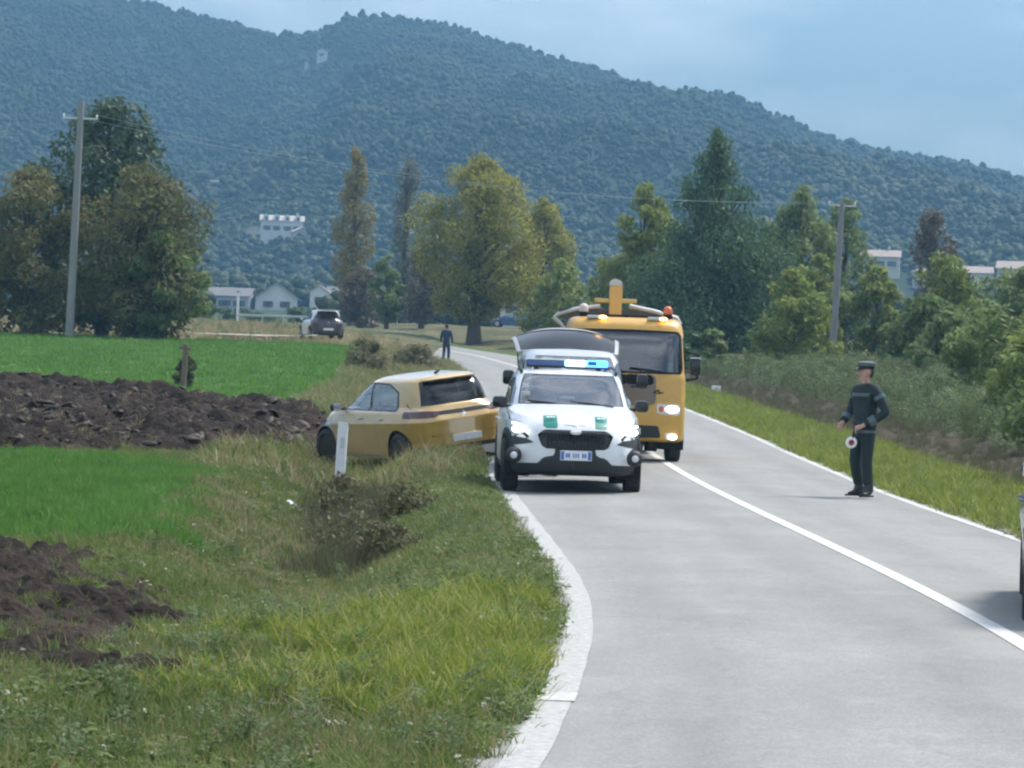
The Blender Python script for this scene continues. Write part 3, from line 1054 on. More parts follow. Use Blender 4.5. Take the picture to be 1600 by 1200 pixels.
def verge_layer():
    x, y = fan(60000, 11.5, 48, -0.6, power=1.0)
    edge = np.clip((EDGE_L(y) - x) / 0.25, 0, 1)
    keep = (RNG.random(len(x)) < 1 - 0.92 * crop_mask(x, y)) & (RNG.random(len(x)) < 1 - 0.94 * soil_mask(x, y)) & (RNG.random(len(x)) < 1 - 0.97 * plough_mask(x, y)) & (RNG.random(len(x)) < 0.25 + 0.75 * edge)
    x, y = x[keep], y[keep]
    lush = 0.78 * soft(LUSH, x, y, 0.6, 1.1, 1.4)
    dry = soft(DRY, x, y, 1.0, 0.9, 0.8) * 0.45 + 0.22 * sstep(0.5, 0.68, fbm(x * 0.9 + 5, y * 0.6, 3))
    u = RNG.random(len(x))
    a = u < lush
    b = (~a) & (RNG.random(len(x)) < dry)
    c = ~(a | b)
    place('verge_grass', x[c], y[c], T_verge, 0.35, 1.15, 'short mixed green grass covering the verge and ditch')
    place('lush_grass', x[a], y[a], T_lush, 0.6, 1.25, 'bright yellow-green grass on the verge bulge')
    place('dry_grass', x[b], y[b], T_dry, 0.35, 1.1, 'straw-coloured dry grass on the ditch bank')
    # broad-leaved weeds
    x, y = fan(26000, 11.5, 46, -0.6)
    n = fbm(x * 0.8 + 9, y * 0.5, 3)
    keep = (RNG.random(len(x)) < sstep(0.36, 0.58, n)) & (soil_mask(x, y) < .6) & (crop_mask(x, y) < 0.5) & (plough_mask(x, y) < .4)
    place('verge_weeds', x[keep], y[keep], T_weed, 0.35, 1.0, 'low broad-leaved weeds between the verge grass')
    # docks and nettles
    x, y = fan(650, 11.8, 40, -0.6)
    n = fbm(x * 0.55 + 31, y * 0.4 + 5, 3)
    keep = (RNG.random(len(x)) < sstep(0.46, 0.62, n)) & (crop_mask(x, y) < .4) & (soil_mask(x, y) < .4)
    place('verge_nettles', x[keep], y[keep], T_scrub, 0.16, 0.36, 'knee-high leafy weeds standing in the verge grass')
    # dark dead stalks standing in the ditch
    y = RNG.uniform(28, 43, 420)
    x = EDGE_L(y) - 1.55 - np.abs(RNG.normal(0, .38, 420))
    place('ditch_stalks', x, y, T_stalk, 0.25, 0.62, 'dark dead stalks standing in the ditch')
    # pale dead leaves and litter
    x, y = fan(1500, 12.5, 46, -0.6)
    place('fallen_leaves', x, y, T_leaf, 0.35, 0.95, 'pale dead leaves strewn over the verge', sink=-0.04)
    # young crop patch
    x = RNG.uniform(-11, -2.6, 30000)
    y = RNG.uniform(24.5, 46.5, 30000)
    keep = RNG.random(len(x)) < crop_mask(x, y)
    place('young_crop', x[keep], y[keep], T_crop, 0.6, 1.3, 'dense bright green young crop in front of the ploughed strip')
    # far green field
    x = RNG.uniform(-32, -3, 24000)
    y = RNG.uniform(70, 142, 24000)
    keep = RNG.random(len(x)) < field_mask(x, y)
    place('field_crop', x[keep], y[keep], T_crop, 1.2, 2.6, 'smooth bright green field behind the ploughed strip', zs=0.5)
    # between the road and the field, further on
    y = RNG.uniform(44, 140, 9000)
    x = EDGE_L(y) - 0.05 - RNG.random(9000) ** 1.2 * 4.2
    keep = (plough_mask(x, y) < 0.5)
    x, y = x[keep], y[keep]
    k = RNG.random(len(x)) < 0.68
    place('roadside_grass', x[k], y[k], T_verge, 1.2, 2.6, 'tall grass between road and green field')
    place('roadside_dry_grass', x[~k], y[~k], T_dry, 1.2, 3.0, 'tall dry grass beside the far stretch of road')
    # straw-coloured rough land beyond the field
    y = RNG.uniform(141, 275, 7000)
    x = EDGE_L(y) - 0.4 - RNG.random(7000) * 32
    k = RNG.random(len(x)) < 0.93
    place('rough_dry_grass', x[k], y[k], T_dry, 1.3, 2.8, 'straw-coloured rough grass beyond the farm track')
    place('rough_scrub', x[~k], y[~k], T_scrub, 0.4, 0.9, 'sparse scrub growing in the rough land')
    # far-side verge and scrub
    y = 27 + 90 * RNG.random(15000) ** 1.25
    x = EDGE_R(y) + 0.03 + RNG.random(15000) ** 1.1 * 2.6
    keep = RNG.random(len(x)) < 0.25 + 0.75 * np.clip((x - EDGE_R(y)) / 0.3, 0, 1)
    x, y = x[keep], y[keep]
    k = RNG.random(len(x)) < 0.70
    place('far_verge_grass', x[k], y[k], T_lush, 0.7, 1.5, 'light green grass strip behind the officer')
    place('far_verge_dry_grass', x[~k], y[~k], T_verge, 0.8, 1.8, 'mixed grass along the strip behind the officer')
    y = 30 + 110 * RNG.random(9000) ** 1.1
    x = EDGE_R(y) + 2.0 + RNG.random(9000) * 13
    n = fbm(x * 0.25 + 2, y * 0.12, 3)
    lowx = sstep(4, 9, x - EDGE_R(y))
    k = RNG.random(len(x)) < 0.30 + 0.7 * sstep(0.42, 0.58, n) * lowx
    k = k & (x - EDGE_R(y) > 5.0 - 2.5 * sstep(60, 40, y))
    s_near = (x - EDGE_R(y)) < 6
    q = (~k) & s_near
    place('low_brown_stalks', x[q], y[q], T_stalk, 0.18, 0.42, 'low dark stubble behind the grass strip')
    k2 = (~k) & ~s_near
    place('brown_stalks', x[k2], y[k2], T_stalk, 0.4, 0.85, 'brown dead stalks on the rough bank')
    place('bank_scrub', x[k], y[k], T_scrub, 0.35, 1.0, 'mid-green scrub covering the rough bank')


verge_layer()


# ------------------------------------------------------------------ ploughed clods
def clod(seed):
    r = np.random.default_rng(seed)
    bm = bmesh.new()
    bmesh.ops.create_icosphere(bm, subdivisions=2, radius=0.5)
    for v in bm.verts:
        v.co += Vector(r.normal(0, .022, 3))
    s = Vector((r.uniform(.7, 1.3), r.uniform(.6, 1.1), r.uniform(.4, .8)))
    off = Vector(r.uniform(0, 50, 3))
    for v in bm.verts:
        n = mnoise.noise(v.co * 2.2 + off) * 0.42 + mnoise.noise(v.co * 4.6 + off) * 0.34 + mnoise.noise(v.co * 9 + off) * 0.12
        v.co = Vector((v.co.x * s.x, v.co.y * s.y, v.co.z * s.z)) * (1 + n)
    bm.verts.index_update()
    P = np.array([v.co[:] for v in bm.verts])
    F = np.array([[v.index for v in f.verts] for f in bm.faces])
    bm.free()
    return P, F


GM['clod'] = leaf_mat('turned_soil', (0.018, 0.0125, 0.0088), (0.056, 0.038, 0.026), 0.0, 0.35, accent=(0.095, 0.066, 0.045), accent_amt=0.10)
T_clod = [proto('clod', *clod(200 + s), GM['clod']) for s in range(7)]


def worley(x, y, cell, seed):
    """rounded lumps: 1 at a lump's centre, 0 at its rim"""
    u, v = x / cell, y / cell
    iu, iv = np.floor(u).astype(int), np.floor(v).astype(int)
    best = np.zeros(len(x))
    for du in (-1, 0, 1):
        for dv in (-1, 0, 1):
            a, b = iu + du, iv + dv
            h = ((a * 73856093) ^ (b * 19349663) ^ (seed * 83492791)) & 0xFFFFF
            r1, r2, r3 = (h % 1021) / 1021.0, (h // 7 % 1019) / 1019.0, (h // 13 % 1013) / 1013.0
            ex, ey = u - (a + r1), v - (b + r2)
            ang = r3 * 6.283
            qx, qy = ex * np.cos(ang) + ey * np.sin(ang), -ex * np.sin(ang) + ey * np.cos(ang)
            d2 = (qx * 1.25) ** 2 + (qy * 1.9) ** 2
            best = np.maximum(best, (0.35 + 0.65 * r3) * np.clip(1 - d2 / 0.62, 0, 1) ** 0.6)
    return best


def soil_mesh(name, xs, ys, mask, scales, label, lift):
    Xg, Yg = np.meshgrid(xs, ys)
    x, y = Xg.ravel(), Yg.ravel()
    m = mask(x, y)
    xx = x + 0.10 * (fbm(x * 5, y * 5, 2) - .5)
    yy = y + 0.10 * (fbm(x * 5 + 9, y * 5 + 3, 2) - .5)
    b = np.zeros(len(x))
    dens = sstep(0.30, 0.60, fbm(x * 0.55 + 2, y * 0.4 + 8, 3))
    for k, (cell, amp) in enumerate(scales):
        b += amp * worley(xx, yy * 0.85, cell, 11 + k) * (0.35 + 0.65 * (dens if k == 0 else 1))
    b += scales[-1][1] * 1.2 * (fbm(x * 16, y * 16, 2) - .5)
    z = height(x, y) + lift + b * m - 0.22 * (1 - sstep(0.05, 0.45, m))
    nx, ny = len(xs), len(ys)
    i = (np.arange(ny - 1)[:, None] * nx + np.arange(nx - 1)[None, :]).ravel()
    F = np.stack([i, i + 1, i + 1 + nx, i + nx], 1)
    F = F[(m[F] > 0.03).any(1)]
    used, inv = np.unique(F, return_inverse=True)
    o = fast_mesh(name, np.stack([x, y, z], 1)[used], inv.reshape(-1, 4), attr_ground_mat(name + '_earth', nscale=5.0, bump=0.9), smooth=True)
    base = np.array([0.023, 0.0175, 0.0140])
    warm = np.array([0.064, 0.047, 0.036])
    w = (0.15 + 0.85 * sstep(0.45, 0.72, fbm(x * 1.3 + 4, y * 0.9, 4)))[used][:, None] * 0.6
    paint_vertices(o, base * (1 - w) + warm * w)
    tag(o, label, None, kind='stuff')
    return o


def clods():
    soil_mesh('ploughed_soil', np.arange(-17.5, -3.0, 0.062), np.arange(45.2, 85, 0.075), plough_mask, ((0.62, 0.20), (0.30, 0.11), (0.15, 0.055)), 'dark turned earth of the ploughed strip', 0.01)
    soil_mesh('bare_soil', np.arange(-5.2, -1.2, 0.028), np.arange(12.4, 26, 0.034), soil_mask, ((0.42, 0.13), (0.20, 0.075), (0.09, 0.032)), 'brown crumbly earth of the bare patch nearest the camera', 0.01)
    y = RNG.uniform(45, 84, 3500)
    x = -3.2 - RNG.random(3500) * (0.19 * y - 1.5)
    k = RNG.random(len(x)) < plough_mask(x, y)
    x, y = x[k], y[k]
    n = len(x)
    s = 0.05 + 0.20 * RNG.random(n) ** 5
    rot = np.stack([RNG.normal(0, .45, n), RNG.normal(0, .45, n), RNG.uniform(0, 6.28, n)], 1)
    scatter('ploughed_clods', np.stack([x, y, height(x, y) + 0.12 + s * 0.10], 1), rot, np.stack([s * 1.5, s * 1.1, s * .75], 1), RNG.integers(0, 7, n), T_clod,
            'loose clods on the ploughed strip')
    # straw and weeds left on the turned earth
    y = RNG.uniform(46, 82, 700)
    x = -3.4 - RNG.random(700) * (0.19 * y - 1.5)
    k = plough_mask(x, y) > .5
    place('plough_straw', x[k], y[k], T_dry, 0.5, 1.3, 'straw and stray grass left on the turned earth', sink=-0.10, tilt=.7)
    x, y = rand_in(2200, -4.8, -1.8, 13, 25)
    k = (soil_mask(x, y) > .3) & (RNG.random(len(x)) < sstep(.4, .62, fbm(x * 1.6 + 7, y * 1.2, 3)))
    place('soil_straw', x[k], y[k], T_verge, 0.3, 0.8, 'stray grass in the bare patch', sink=-0.05, tilt=.5)


clods()


# ------------------------------------------------------------------ trees
def leaf_cloud(centres, radii, n, size, rng, flat=0.75, shell=0.55, droop=0.0, rough=0.6):
    """n leaf-sized faces spread through ellipsoid clumps"""
    centres = np.asarray(centres, float)
    radii = np.asarray(radii, float)
    w = radii.prod(axis=1) ** (2 / 3)
    k = rng.choice(len(centres), n, p=w / w.sum())
    d = rng.normal(size=(n, 3))
    d /= np.linalg.norm(d, axis=1)[:, None] + 1e-9
    rad = shell + (1 - shell) * rng.random(n) ** 0.6
    rad = rad * rng.choice([1.0, 1.12, 0.8], n)
    P0 = centres[k] + d * rad[:, None] * radii[k]
    nrm = d * 0.8 + rng.normal(size=(n, 3)) * rough + np.array([0, 0, 0.35])
    nrm /= np.linalg.norm(nrm, axis=1)[:, None]
    t = np.cross(nrm, rng.normal(size=(n, 3)))
    t /= np.linalg.norm(t, axis=1)[:, None] + 1e-9
    t[:, 2] -= droop
    b = np.cross(nrm, t)
    s = size * rng.uniform(0.55, 1.3, n)[:, None]
    V = np.stack([P0 - t * s, P0 + b * s * 0.45, P0 + t * s, P0 - b * s * 0.45], 1).reshape(-1, 3)
    F = np.arange(n * 4).reshape(n, 4)
    return V, F


def tree(name, base, h, crown_r, leafm, n=5000, leaf=0.22, trunk_r=0.2, clear=0.18, profile='round', seed=1, clumps=34, rz=1.0, parts=True, squash=1.0, trunk_m=None):
    rng = np.random.default_rng(seed)
    root = empty(name, base)
    C, Rr = [], []
    for i in range(clumps):
        t = (i + rng.random()) / clumps
        if profile == 'round':
            e = math.sqrt(max(0.02, 1 - (2 * t - 0.95) ** 2))
        elif profile == 'oval':
            e = math.sin(math.pi * min(1, 0.12 + 0.88 * t)) ** 0.7
        elif profile == 'cone':
            e = max(0.05, (1 - t) ** 0.85)
        elif profile == 'spire':
            e = min(1.0, 2.2 * t + 0.4) * max(0.12, (1 - t) ** 0.45)
        else:  # bush
            e = math.sqrt(max(0.02, 1 - t ** 2))
        z = h * (clear + (1 - clear) * t)
        a = rng.uniform(0, 6.283)
        rr = crown_r * e * math.sqrt(rng.random()) * 0.95
        C.append((rr * math.cos(a) * squash, rr * math.sin(a), z))
        q = crown_r * (0.28 if profile not in ('cone', 'spire') else 0.34) * ((0.55 + 0.6 * e) if profile != 'cone' else (0.16 + 0.9 * e)) * rng.uniform(.75, 1.25)
        Rr.append((q, q, q * (0.8 if profile != 'spire' else 1.3) * rz))
    V, F = leaf_cloud(C, Rr, n, leaf, rng, droop=0.4 if profile == 'cone' else 0.15)
    fast_mesh('crown', V, F, leafm, root)
    tb = MB()
    pts = [(0, 0, -0.3)]
    lean = rng.normal(0, 0.03, 2)
    top = h * (clear + (1 - clear) * (0.55 if profile not in ('cone', 'spire') else 0.9))
    for i in range(1, 7):
        z = top * i / 6
        pts.append((lean[0] * z + rng.normal(0, .03) * trunk_r * 3, lean[1] * z + rng.normal(0, .03) * trunk_r * 3, z))
    tb.tube(pts, [trunk_r * (1.25 if i == 0 else 1 - 0.13 * i) for i in range(7)], 8)
    for c in C[::2]:
        zz = max(h * clear * 0.7, c[2] - crown_r * 0.6)
        f = min(1, zz / top)
        s = Vector(pts[min(6, int(f * 6))])
        s.z = min(zz, top)
        e = Vector(c)
        mid = s.lerp(e, .5) + Vector((0, 0, .1 * h * .3))
        tb.tube([s, mid, e], [trunk_r * .34, trunk_r * .22, trunk_r * .08], 5)
    tb.build('trunk', trunk_m or MT['bark'], root, smooth=True)
    return root


LM = {}
LM['evergreen'] = leaf_mat('dark_evergreen', (0.036, 0.066, 0.038), (0.096, 0.135, 0.070), 0.35, 0.5)
LM['olive'] = leaf_mat('olive_autumn', (0.085, 0.098, 0.036), (0.210, 0.205, 0.080), 0.45, 0.4, accent=(0.16, 0.12, 0.05), accent_amt=0.12)
LM['yellow'] = leaf_mat('yellow_green', (0.220, 0.235, 0.042), (0.390, 0.385, 0.100), 0.6, 0.25, accent=(0.22, 0.17, 0.04), accent_amt=0.15)
LM['gold'] = leaf_mat('golden_poplar', (0.175, 0.150, 0.045), (0.310, 0.260, 0.090), 0.35, 0.3)
LM['greygreen'] = leaf_mat('grey_green', (0.085, 0.095, 0.066), (0.175, 0.185, 0.130), 0.4, 0.3)
LM['conifer'] = leaf_mat('conifer', (0.044, 0.100, 0.044), (0.115, 0.185, 0.072), 0.4, 0.4)
LM['fresh'] = leaf_mat('fresh_green', (0.140, 0.195, 0.046), (0.285, 0.340, 0.098), 0.6, 0.35, accent=(0.20, 0.18, 0.05), accent_amt=0.1)
LM['mid'] = leaf_mat('mid_green', (0.112, 0.168, 0.056), (0.235, 0.295, 0.110), 0.55, 0.35)
LM['bramble'] = leaf_mat('bramble', (0.050, 0.046, 0.026), (0.140, 0.115, 0.066), 0.35, 1.2, accent=(0.15, 0.17, 0.07), accent_amt=0.3)
LM['dusky'] = leaf_mat('dusky_brown', (0.085, 0.070, 0.045), (0.175, 0.140, 0.090), 0.3, 0.3)
LM['straw'] = leaf_mat('straw_green', (0.15, 0.15, 0.075), (0.29, 0.27, 0.155), 0.5, 0.8)
LM['wood'] = leaf_mat('hill_wood', (0.008, 0.024, 0.012), (0.082, 0.105, 0.036), 0.25, 0.007, w_leaf=0.10, w_patch=0.80)


def T(name, x, y, h, r, key, label, cat='tree', group=None, **kw):
    o = tree(name, (x, y, gz(x, y) - 0.05), h, r, LM[key], **kw)
    tag(o, label, cat, group)
    return o


# the pair by the utility pole
T('evergreen_tree', -18.9, 141, 10.7, 4.3, 'evergreen', 'tall dark evergreen tree behind the leaning pole', n=16000, leaf=0.17, seed=11, profile='oval', clear=.06, trunk_r=.3, clumps=80)
T('autumn_tree', -16.6, 134, 7.4, 3.3, 'olive', 'olive-brown autumn tree in front of the tall dark evergreen', n=12000, leaf=0.14, seed=12, profile='round', clear=.04, trunk_r=.22, clumps=70)
T('autumn_tree', -21.6, 136, 7.4, 2.6, 'olive', 'olive-brown autumn tree cut by the picture edge', n=9000, leaf=0.14, seed=13, profile='round', clear=.04, trunk_r=.2, clumps=60)
T('autumn_tree', -15.1, 133, 5.0, 1.7, 'mid', 'low green tree beside the olive autumn tree', n=5000, leaf=0.13, seed=14, profile='round', clear=.05, trunk_r=.14, clumps=24)
# trees in the middle distance
T('big_tree', -2.7, 210, 12.6, 4.2, 'yellow', 'large round yellow-green tree with a thick dark trunk', n=30000, leaf=0.14, seed=21, profile='round', clear=.16, trunk_r=.50, clumps=90)
T('big_tree', 1.6, 216, 9.8, 2.7, 'yellow', 'smaller yellow-green tree leaning out beside the large round tree', n=12000, leaf=0.14, seed=22, profile='round', clear=.22, trunk_r=.22, clumps=46)
T('poplar_tree', -14.4, 270, 15.5, 2.1, 'gold', 'slim golden poplar left of the grey-green poplar', n=7500, leaf=0.16, seed=23, profile='spire', clear=.12, trunk_r=.28, clumps=60)
T('poplar_tree', -10.0, 280, 15.0, 2.2, 'greygreen', 'slim grey-green poplar between golden poplar and large round tree', n=4200, leaf=0.16, seed=24, profile='spire', clear=.1, trunk_r=.28, clumps=60)
T('dusky_bush', -12.9, 258, 5.0, 2.2, 'dusky', 'dusky brown bush at the foot of the golden poplar', 'bush', n=3000, leaf=0.2, seed=25, profile='bush', clear=.04, trunk_r=.15)
T('dusky_tree', -7.4, 245, 6.6, 2.0, 'dusky', 'dusky half-bare tree left of the thick dark trunk', n=2600, leaf=0.2, seed=26, profile='oval', clear=.1, trunk_r=.25)
T('dusky_tree', -10.4, 250, 6.0, 1.7, 'mid', 'small dark tree under the grey-green poplar', n=2600, leaf=0.2, seed=27, profile='oval', clear=.1, trunk_r=.2)
T('fresh_bush', 3.0, 200, 5.4, 2.6, 'fresh', 'fresh green bush behind the raised tailgate', 'bush', n=4500, leaf=0.18, seed=28, profile='bush', clear=.03, trunk_r=.16)
T('fresh_bush', 5.6, 185, 5.0, 2.0, 'fresh', 'fresh green bush behind the truck mast', 'bush', n=3600, leaf=0.18, seed=29, profile='bush', clear=.03, trunk_r=.16)
T('hedgerow_tree', 7.5, 182, 9.8, 2.5, 'fresh', 'rounded light green tree on the shaded side of the conifer', n=9000, leaf=0.17, seed=30, profile='oval', clear=.05, trunk_r=.22, clumps=60)
T('conifer_tree', 11.0, 172, 12.6, 5.5, 'conifer', 'broad dark conifer with a pointed top behind the truck', n=36000, leaf=0.13, seed=31, profile='cone', clear=.0, trunk_r=.36, clumps=130)
T('mid_tree', 16.6, 180, 9.6, 2.9, 'mid', 'dark green tree between the conifer and the roadside pole', n=9000, leaf=0.17, seed=32, profile='oval', clear=.03, trunk_r=.24, clumps=60)
T('mid_tree', 19.8, 186, 9.4, 2.3, 'mid', 'narrow green tree directly behind the roadside pole', n=7000, leaf=0.17, seed=33, profile='oval', clear=.03, trunk_r=.22, clumps=50)
T('fresh_bush', 15.6, 160, 5.4, 1.7, 'fresh', 'yellow-green bush at the foot of the roadside pole', 'bush', n=4200, leaf=0.17, seed=34, profile='oval', clear=.03, trunk_r=.15)
T('fresh_bush', 18.6, 158, 4.8, 1.8, 'fresh', 'yellow-green bush on the far side of the roadside pole', 'bush', n=3800, leaf=0.17, seed=35, profile='bush', clear=.03, trunk_r=.15)
T('dusky_tree', 30.5, 225, 10.0, 2.3, 'dusky', 'slender reddish-brown tree among the distant roofs', n=6000, leaf=0.18, seed=36, profile='spire', clear=.1, clumps=50, trunk_r=.22)
T('dusky_tree', 32.6, 232, 8.4, 1.7, 'greygreen', 'grey-green tree beside the slender reddish-brown tree', n=3000, leaf=0.24, seed=37, profile='oval', clear=.1, trunk_r=.2)
# leafy mass along the far-side bank
_mass = [(12.9, 142, 4.4, 2.0, 'fresh', 'light green bush below the conifer'), (20.4, 146, 5.2, 2.4, 'fresh', 'light green bush uphill of the pole foot'), (23.4, 140, 4.6, 2.3, 'mid', 'rounded green bush below the grey-walled house'),
         (25.6, 132, 4.4, 2.3, 'fresh', 'bright bush below the red-roofed houses'), (22.4, 112, 3.6, 2.0, 'fresh', 'bright bush halfway up the bank at the picture edge'), (18.6, 104, 3.0, 1.8, 'fresh', 'bright low bush right of the cap of the officer'),
         (16.2, 82, 2.9, 1.7, 'mid', 'green bush at the picture edge level with the cap of the officer'), (13.2, 77, 2.2, 1.5, 'fresh', 'bright bush right of the shoulder of the officer'), (17.6, 132, 3.2, 1.8, 'mid', 'green bush between the pole foot and the officer')]
for i, (x, y, h, r, k, lb) in enumerate(_mass):
    T('bank_bush', x, y, h, r, k, lb, 'bush', 'leafy bushes along the bank', n=int(2600 + 1300 * r), leaf=0.11 if y < 110 else 0.14, seed=150 + i, profile='bush', clear=.0, trunk_r=.08, clumps=40)
# shrubs of the far-side bank
_sh = [(21.5, 150, 4.2, 2.2, 'mid', 'leafy shrub just past the roadside pole'), (24.5, 155, 4.8, 2.4, 'mid', 'tall leafy shrub under the slender brown tree'),
       (27.5, 150, 4.4, 2.4, 'fresh', 'light green shrub under the distant roofs'), (20.6, 118, 3.6, 2.0, 'mid', 'shrub above the cap of the officer'),
       (17.0, 120, 2.6, 1.6, 'mid', 'low rounded shrub uphill of the officer'), (23.5, 124, 4.0, 2.2, 'mid', 'shrub second from the picture edge on the bank'),
       (14.4, 92, 2.7, 1.7, 'mid', 'dense shrub nearest the officer on the bank'), (12.2, 70, 2.1, 1.4, 'mid', 'shrub behind the shoulder of the officer'),
       (11.4, 62, 1.9, 1.3, 'mid', 'low shrub right beside the officer'), (17.4, 96, 3.3, 1.9, 'fresh', 'light green shrub at the picture edge on the bank'),
       (10.4, 52.5, 1.7, 1.2, 'mid', 'shrub leaning over the grass strip at the picture edge'),
       (12.0, 150, 1.7, 0.95, 'conifer', 'small round dark shrub beside the roadside pole foot'), (9.7, 150, 1.6, 1.0, 'mid', 'small round green shrub under the conifer'),
       (8.4, 150, 1.5, 1.3, 'conifer', 'low dark shrub beside the truck mirror'), (6.9, 138, 1.7, 1.3, 'conifer', 'low dark shrub hidden mostly by the truck cab')]
for i, (x, y, h, r, k, lb) in enumerate(_sh):
    T('bank_shrub', x, y, h, r, k, lb, 'shrub', 'shrubs on the rough bank', n=int(1800 + 700 * r), leaf=0.12 if y < 110 else 0.16, seed=50 + i, profile='bush', clear=.02, trunk_r=.08, clumps=26)
# thorny growth in the ditch and by the field
_br = [(-1.45, 31.0, .44, .55, 'largest dark bramble clump in the ditch'), (-1.15, 29.3, .42, .45, 'dark bramble clump in the ditch, nearest the camera'), (-2.05, 37.5, .40, .55, 'bramble clump just below the white marker post'),
       (-1.75, 34.0, .42, .52, 'bramble clump in the middle of the ditch'), (-1.25, 35.5, .48, .55, 'bramble clump on the road side of the ditch'), (-2.2, 41.0, .55, .45, 'bramble clump beside the fallen pale post')]
for i, (x, y, h, r, lb) in enumerate(_br):
    T('bramble', x, y, h, r, 'bramble', lb, 'bramble', 'brambles in the ditch', n=2200, leaf=0.030, seed=70 + i, profile='bush', clear=.0, trunk_r=.02, clumps=60)
T('field_bush', -5.2, 108, 1.2, 0.9, 'straw', 'straw-green bush at the corner of the green field', 'bush', n=5000, leaf=0.065, seed=75, profile='bush', clear=.02, trunk_r=.07)
T('field_bush', -3.9, 120, 1.0, 1.1, 'straw', 'straw-brown bush between field corner and far walker', 'bush', n=5000, leaf=0.065, seed=76, profile='bush', clear=.02, trunk_r=.07)
T('field_bush', -8.9, 84.0, 1.0, 0.32, 'bramble', 'thin dark bush around the old fence post', 'bush', n=700, leaf=0.08, seed=77, profile='oval', clear=.02, trunk_r=.04)


# ------------------------------------------------------------------ woods on the hill
def crown_proto(seed, kind):
    """a far crown: lumpy overlapping boughs"""
    rng = np.random.default_rng(seed)
    V, F = [], []
    for i in range(11):
        a, t = rng.uniform(0, 6.28), rng.random()
        e = math.sqrt(max(0.05, 1 - (1.6 * t - .6) ** 2))
        c = Vector((2.6 * e * math.cos(a) * .85, 2.6 * e * math.sin(a) * .85, 1.0 + 5.6 * t))
        q = rng.uniform(1.0, 1.8)
        bm = bmesh.new()
        bmesh.ops.create_icosphere(bm, subdivisions=2, radius=1.0)
        off = Vector(rng.uniform(0, 50, 3))
        b = len(V)
        bm.verts.index_update()
        for v in bm.verts:
            n = 1 + .45 * mnoise.noise(v.co * 1.7 + off) + .22 * mnoise.noise(v.co * 4.1 + off)
            V.append(c + Vector((v.co.x, v.co.y, v.co.z * .85)) * q * n)
        F += [[b + v.index for v in f.verts] for f in bm.faces]
        bm.free()
    return proto('wood_crown', np.array([v[:] for v in V]), np.array(F), LM['wood'], smooth=True)


T_wood = [crown_proto(300 + s, s) for s in range(6)]


# gardens and clearings in front of the houses: (x, y, half width, depth towards the viewer)
CLEARINGS = [(-72.5, 947, 7.5, 9), (-80.6, 946, 4.5, 8), (-34.1, 937, 3.5, 10), (-103.5, 1582, 4, 44), (-110.1, 1561, 2, 30), (-102.1, 1054, 5, 18),
             (91.5, 772, 7, 120), (115.7, 741, 10, 90), (100.1, 746, 8, 90), (-47, 604, 7, 280), (-56, 600, 7, 280), (-39, 614, 5, 280), (-35, 620, 5, 280)]


def clear_view(x, y):
    k = np.ones(len(x), bool)
    for cx, cy, hw, dep in CLEARINGS:
        k &= ~((np.abs(x - cx * y / cy) < hw * y / cy) & (y > cy - dep) & (y < cy + 9))
    return k


def woods():
    n = 120000
    t = RNG.random(n)
    y = 640 + (1850 - 640) * t ** 0.8
    x = (RNG.random(n) - 0.5) * 2 * (0.25 * y + 50)
    k = clear_view(x, y)
    x, y = x[k], y[k]
    n = len(x)
    z = height(x, y)
    s = (0.26 + 0.62 * RNG.random(n) ** 2.4) * (0.45 + 1.0 * fbm(x / 55, y / 55, 3))
    scatter('hill_forest', np.stack([x, y, z - 0.6], 1), np.stack([np.zeros(n), np.zeros(n), RNG.uniform(0, 6.28, n)], 1),
            np.stack([s, s, s * RNG.uniform(.8, 1.25, n)], 1), RNG.integers(0, 6, n), T_wood, 'dense mixed forest covering the hill')
    n = 2600
    y = RNG.uniform(330, 650, n)
    x = (RNG.random(n) - 0.5) * 2 * (0.19 * y + 10)
    k = (fbm(x / 40, y / 60, 3) > 0.47) & clear_view(x, y)
    x, y = x[k], y[k]
    n = len(x)
    s = RNG.uniform(0.35, 0.85, n)
    scatter('valley_woods', np.stack([x, y, height(x, y) - .4], 1), np.stack([np.zeros(n), np.zeros(n), RNG.uniform(0, 6.28, n)], 1),
            np.stack([s, s, s], 1), RNG.integers(0, 6, n), T_wood, 'loose woodland and gardens on the valley floor')


woods()
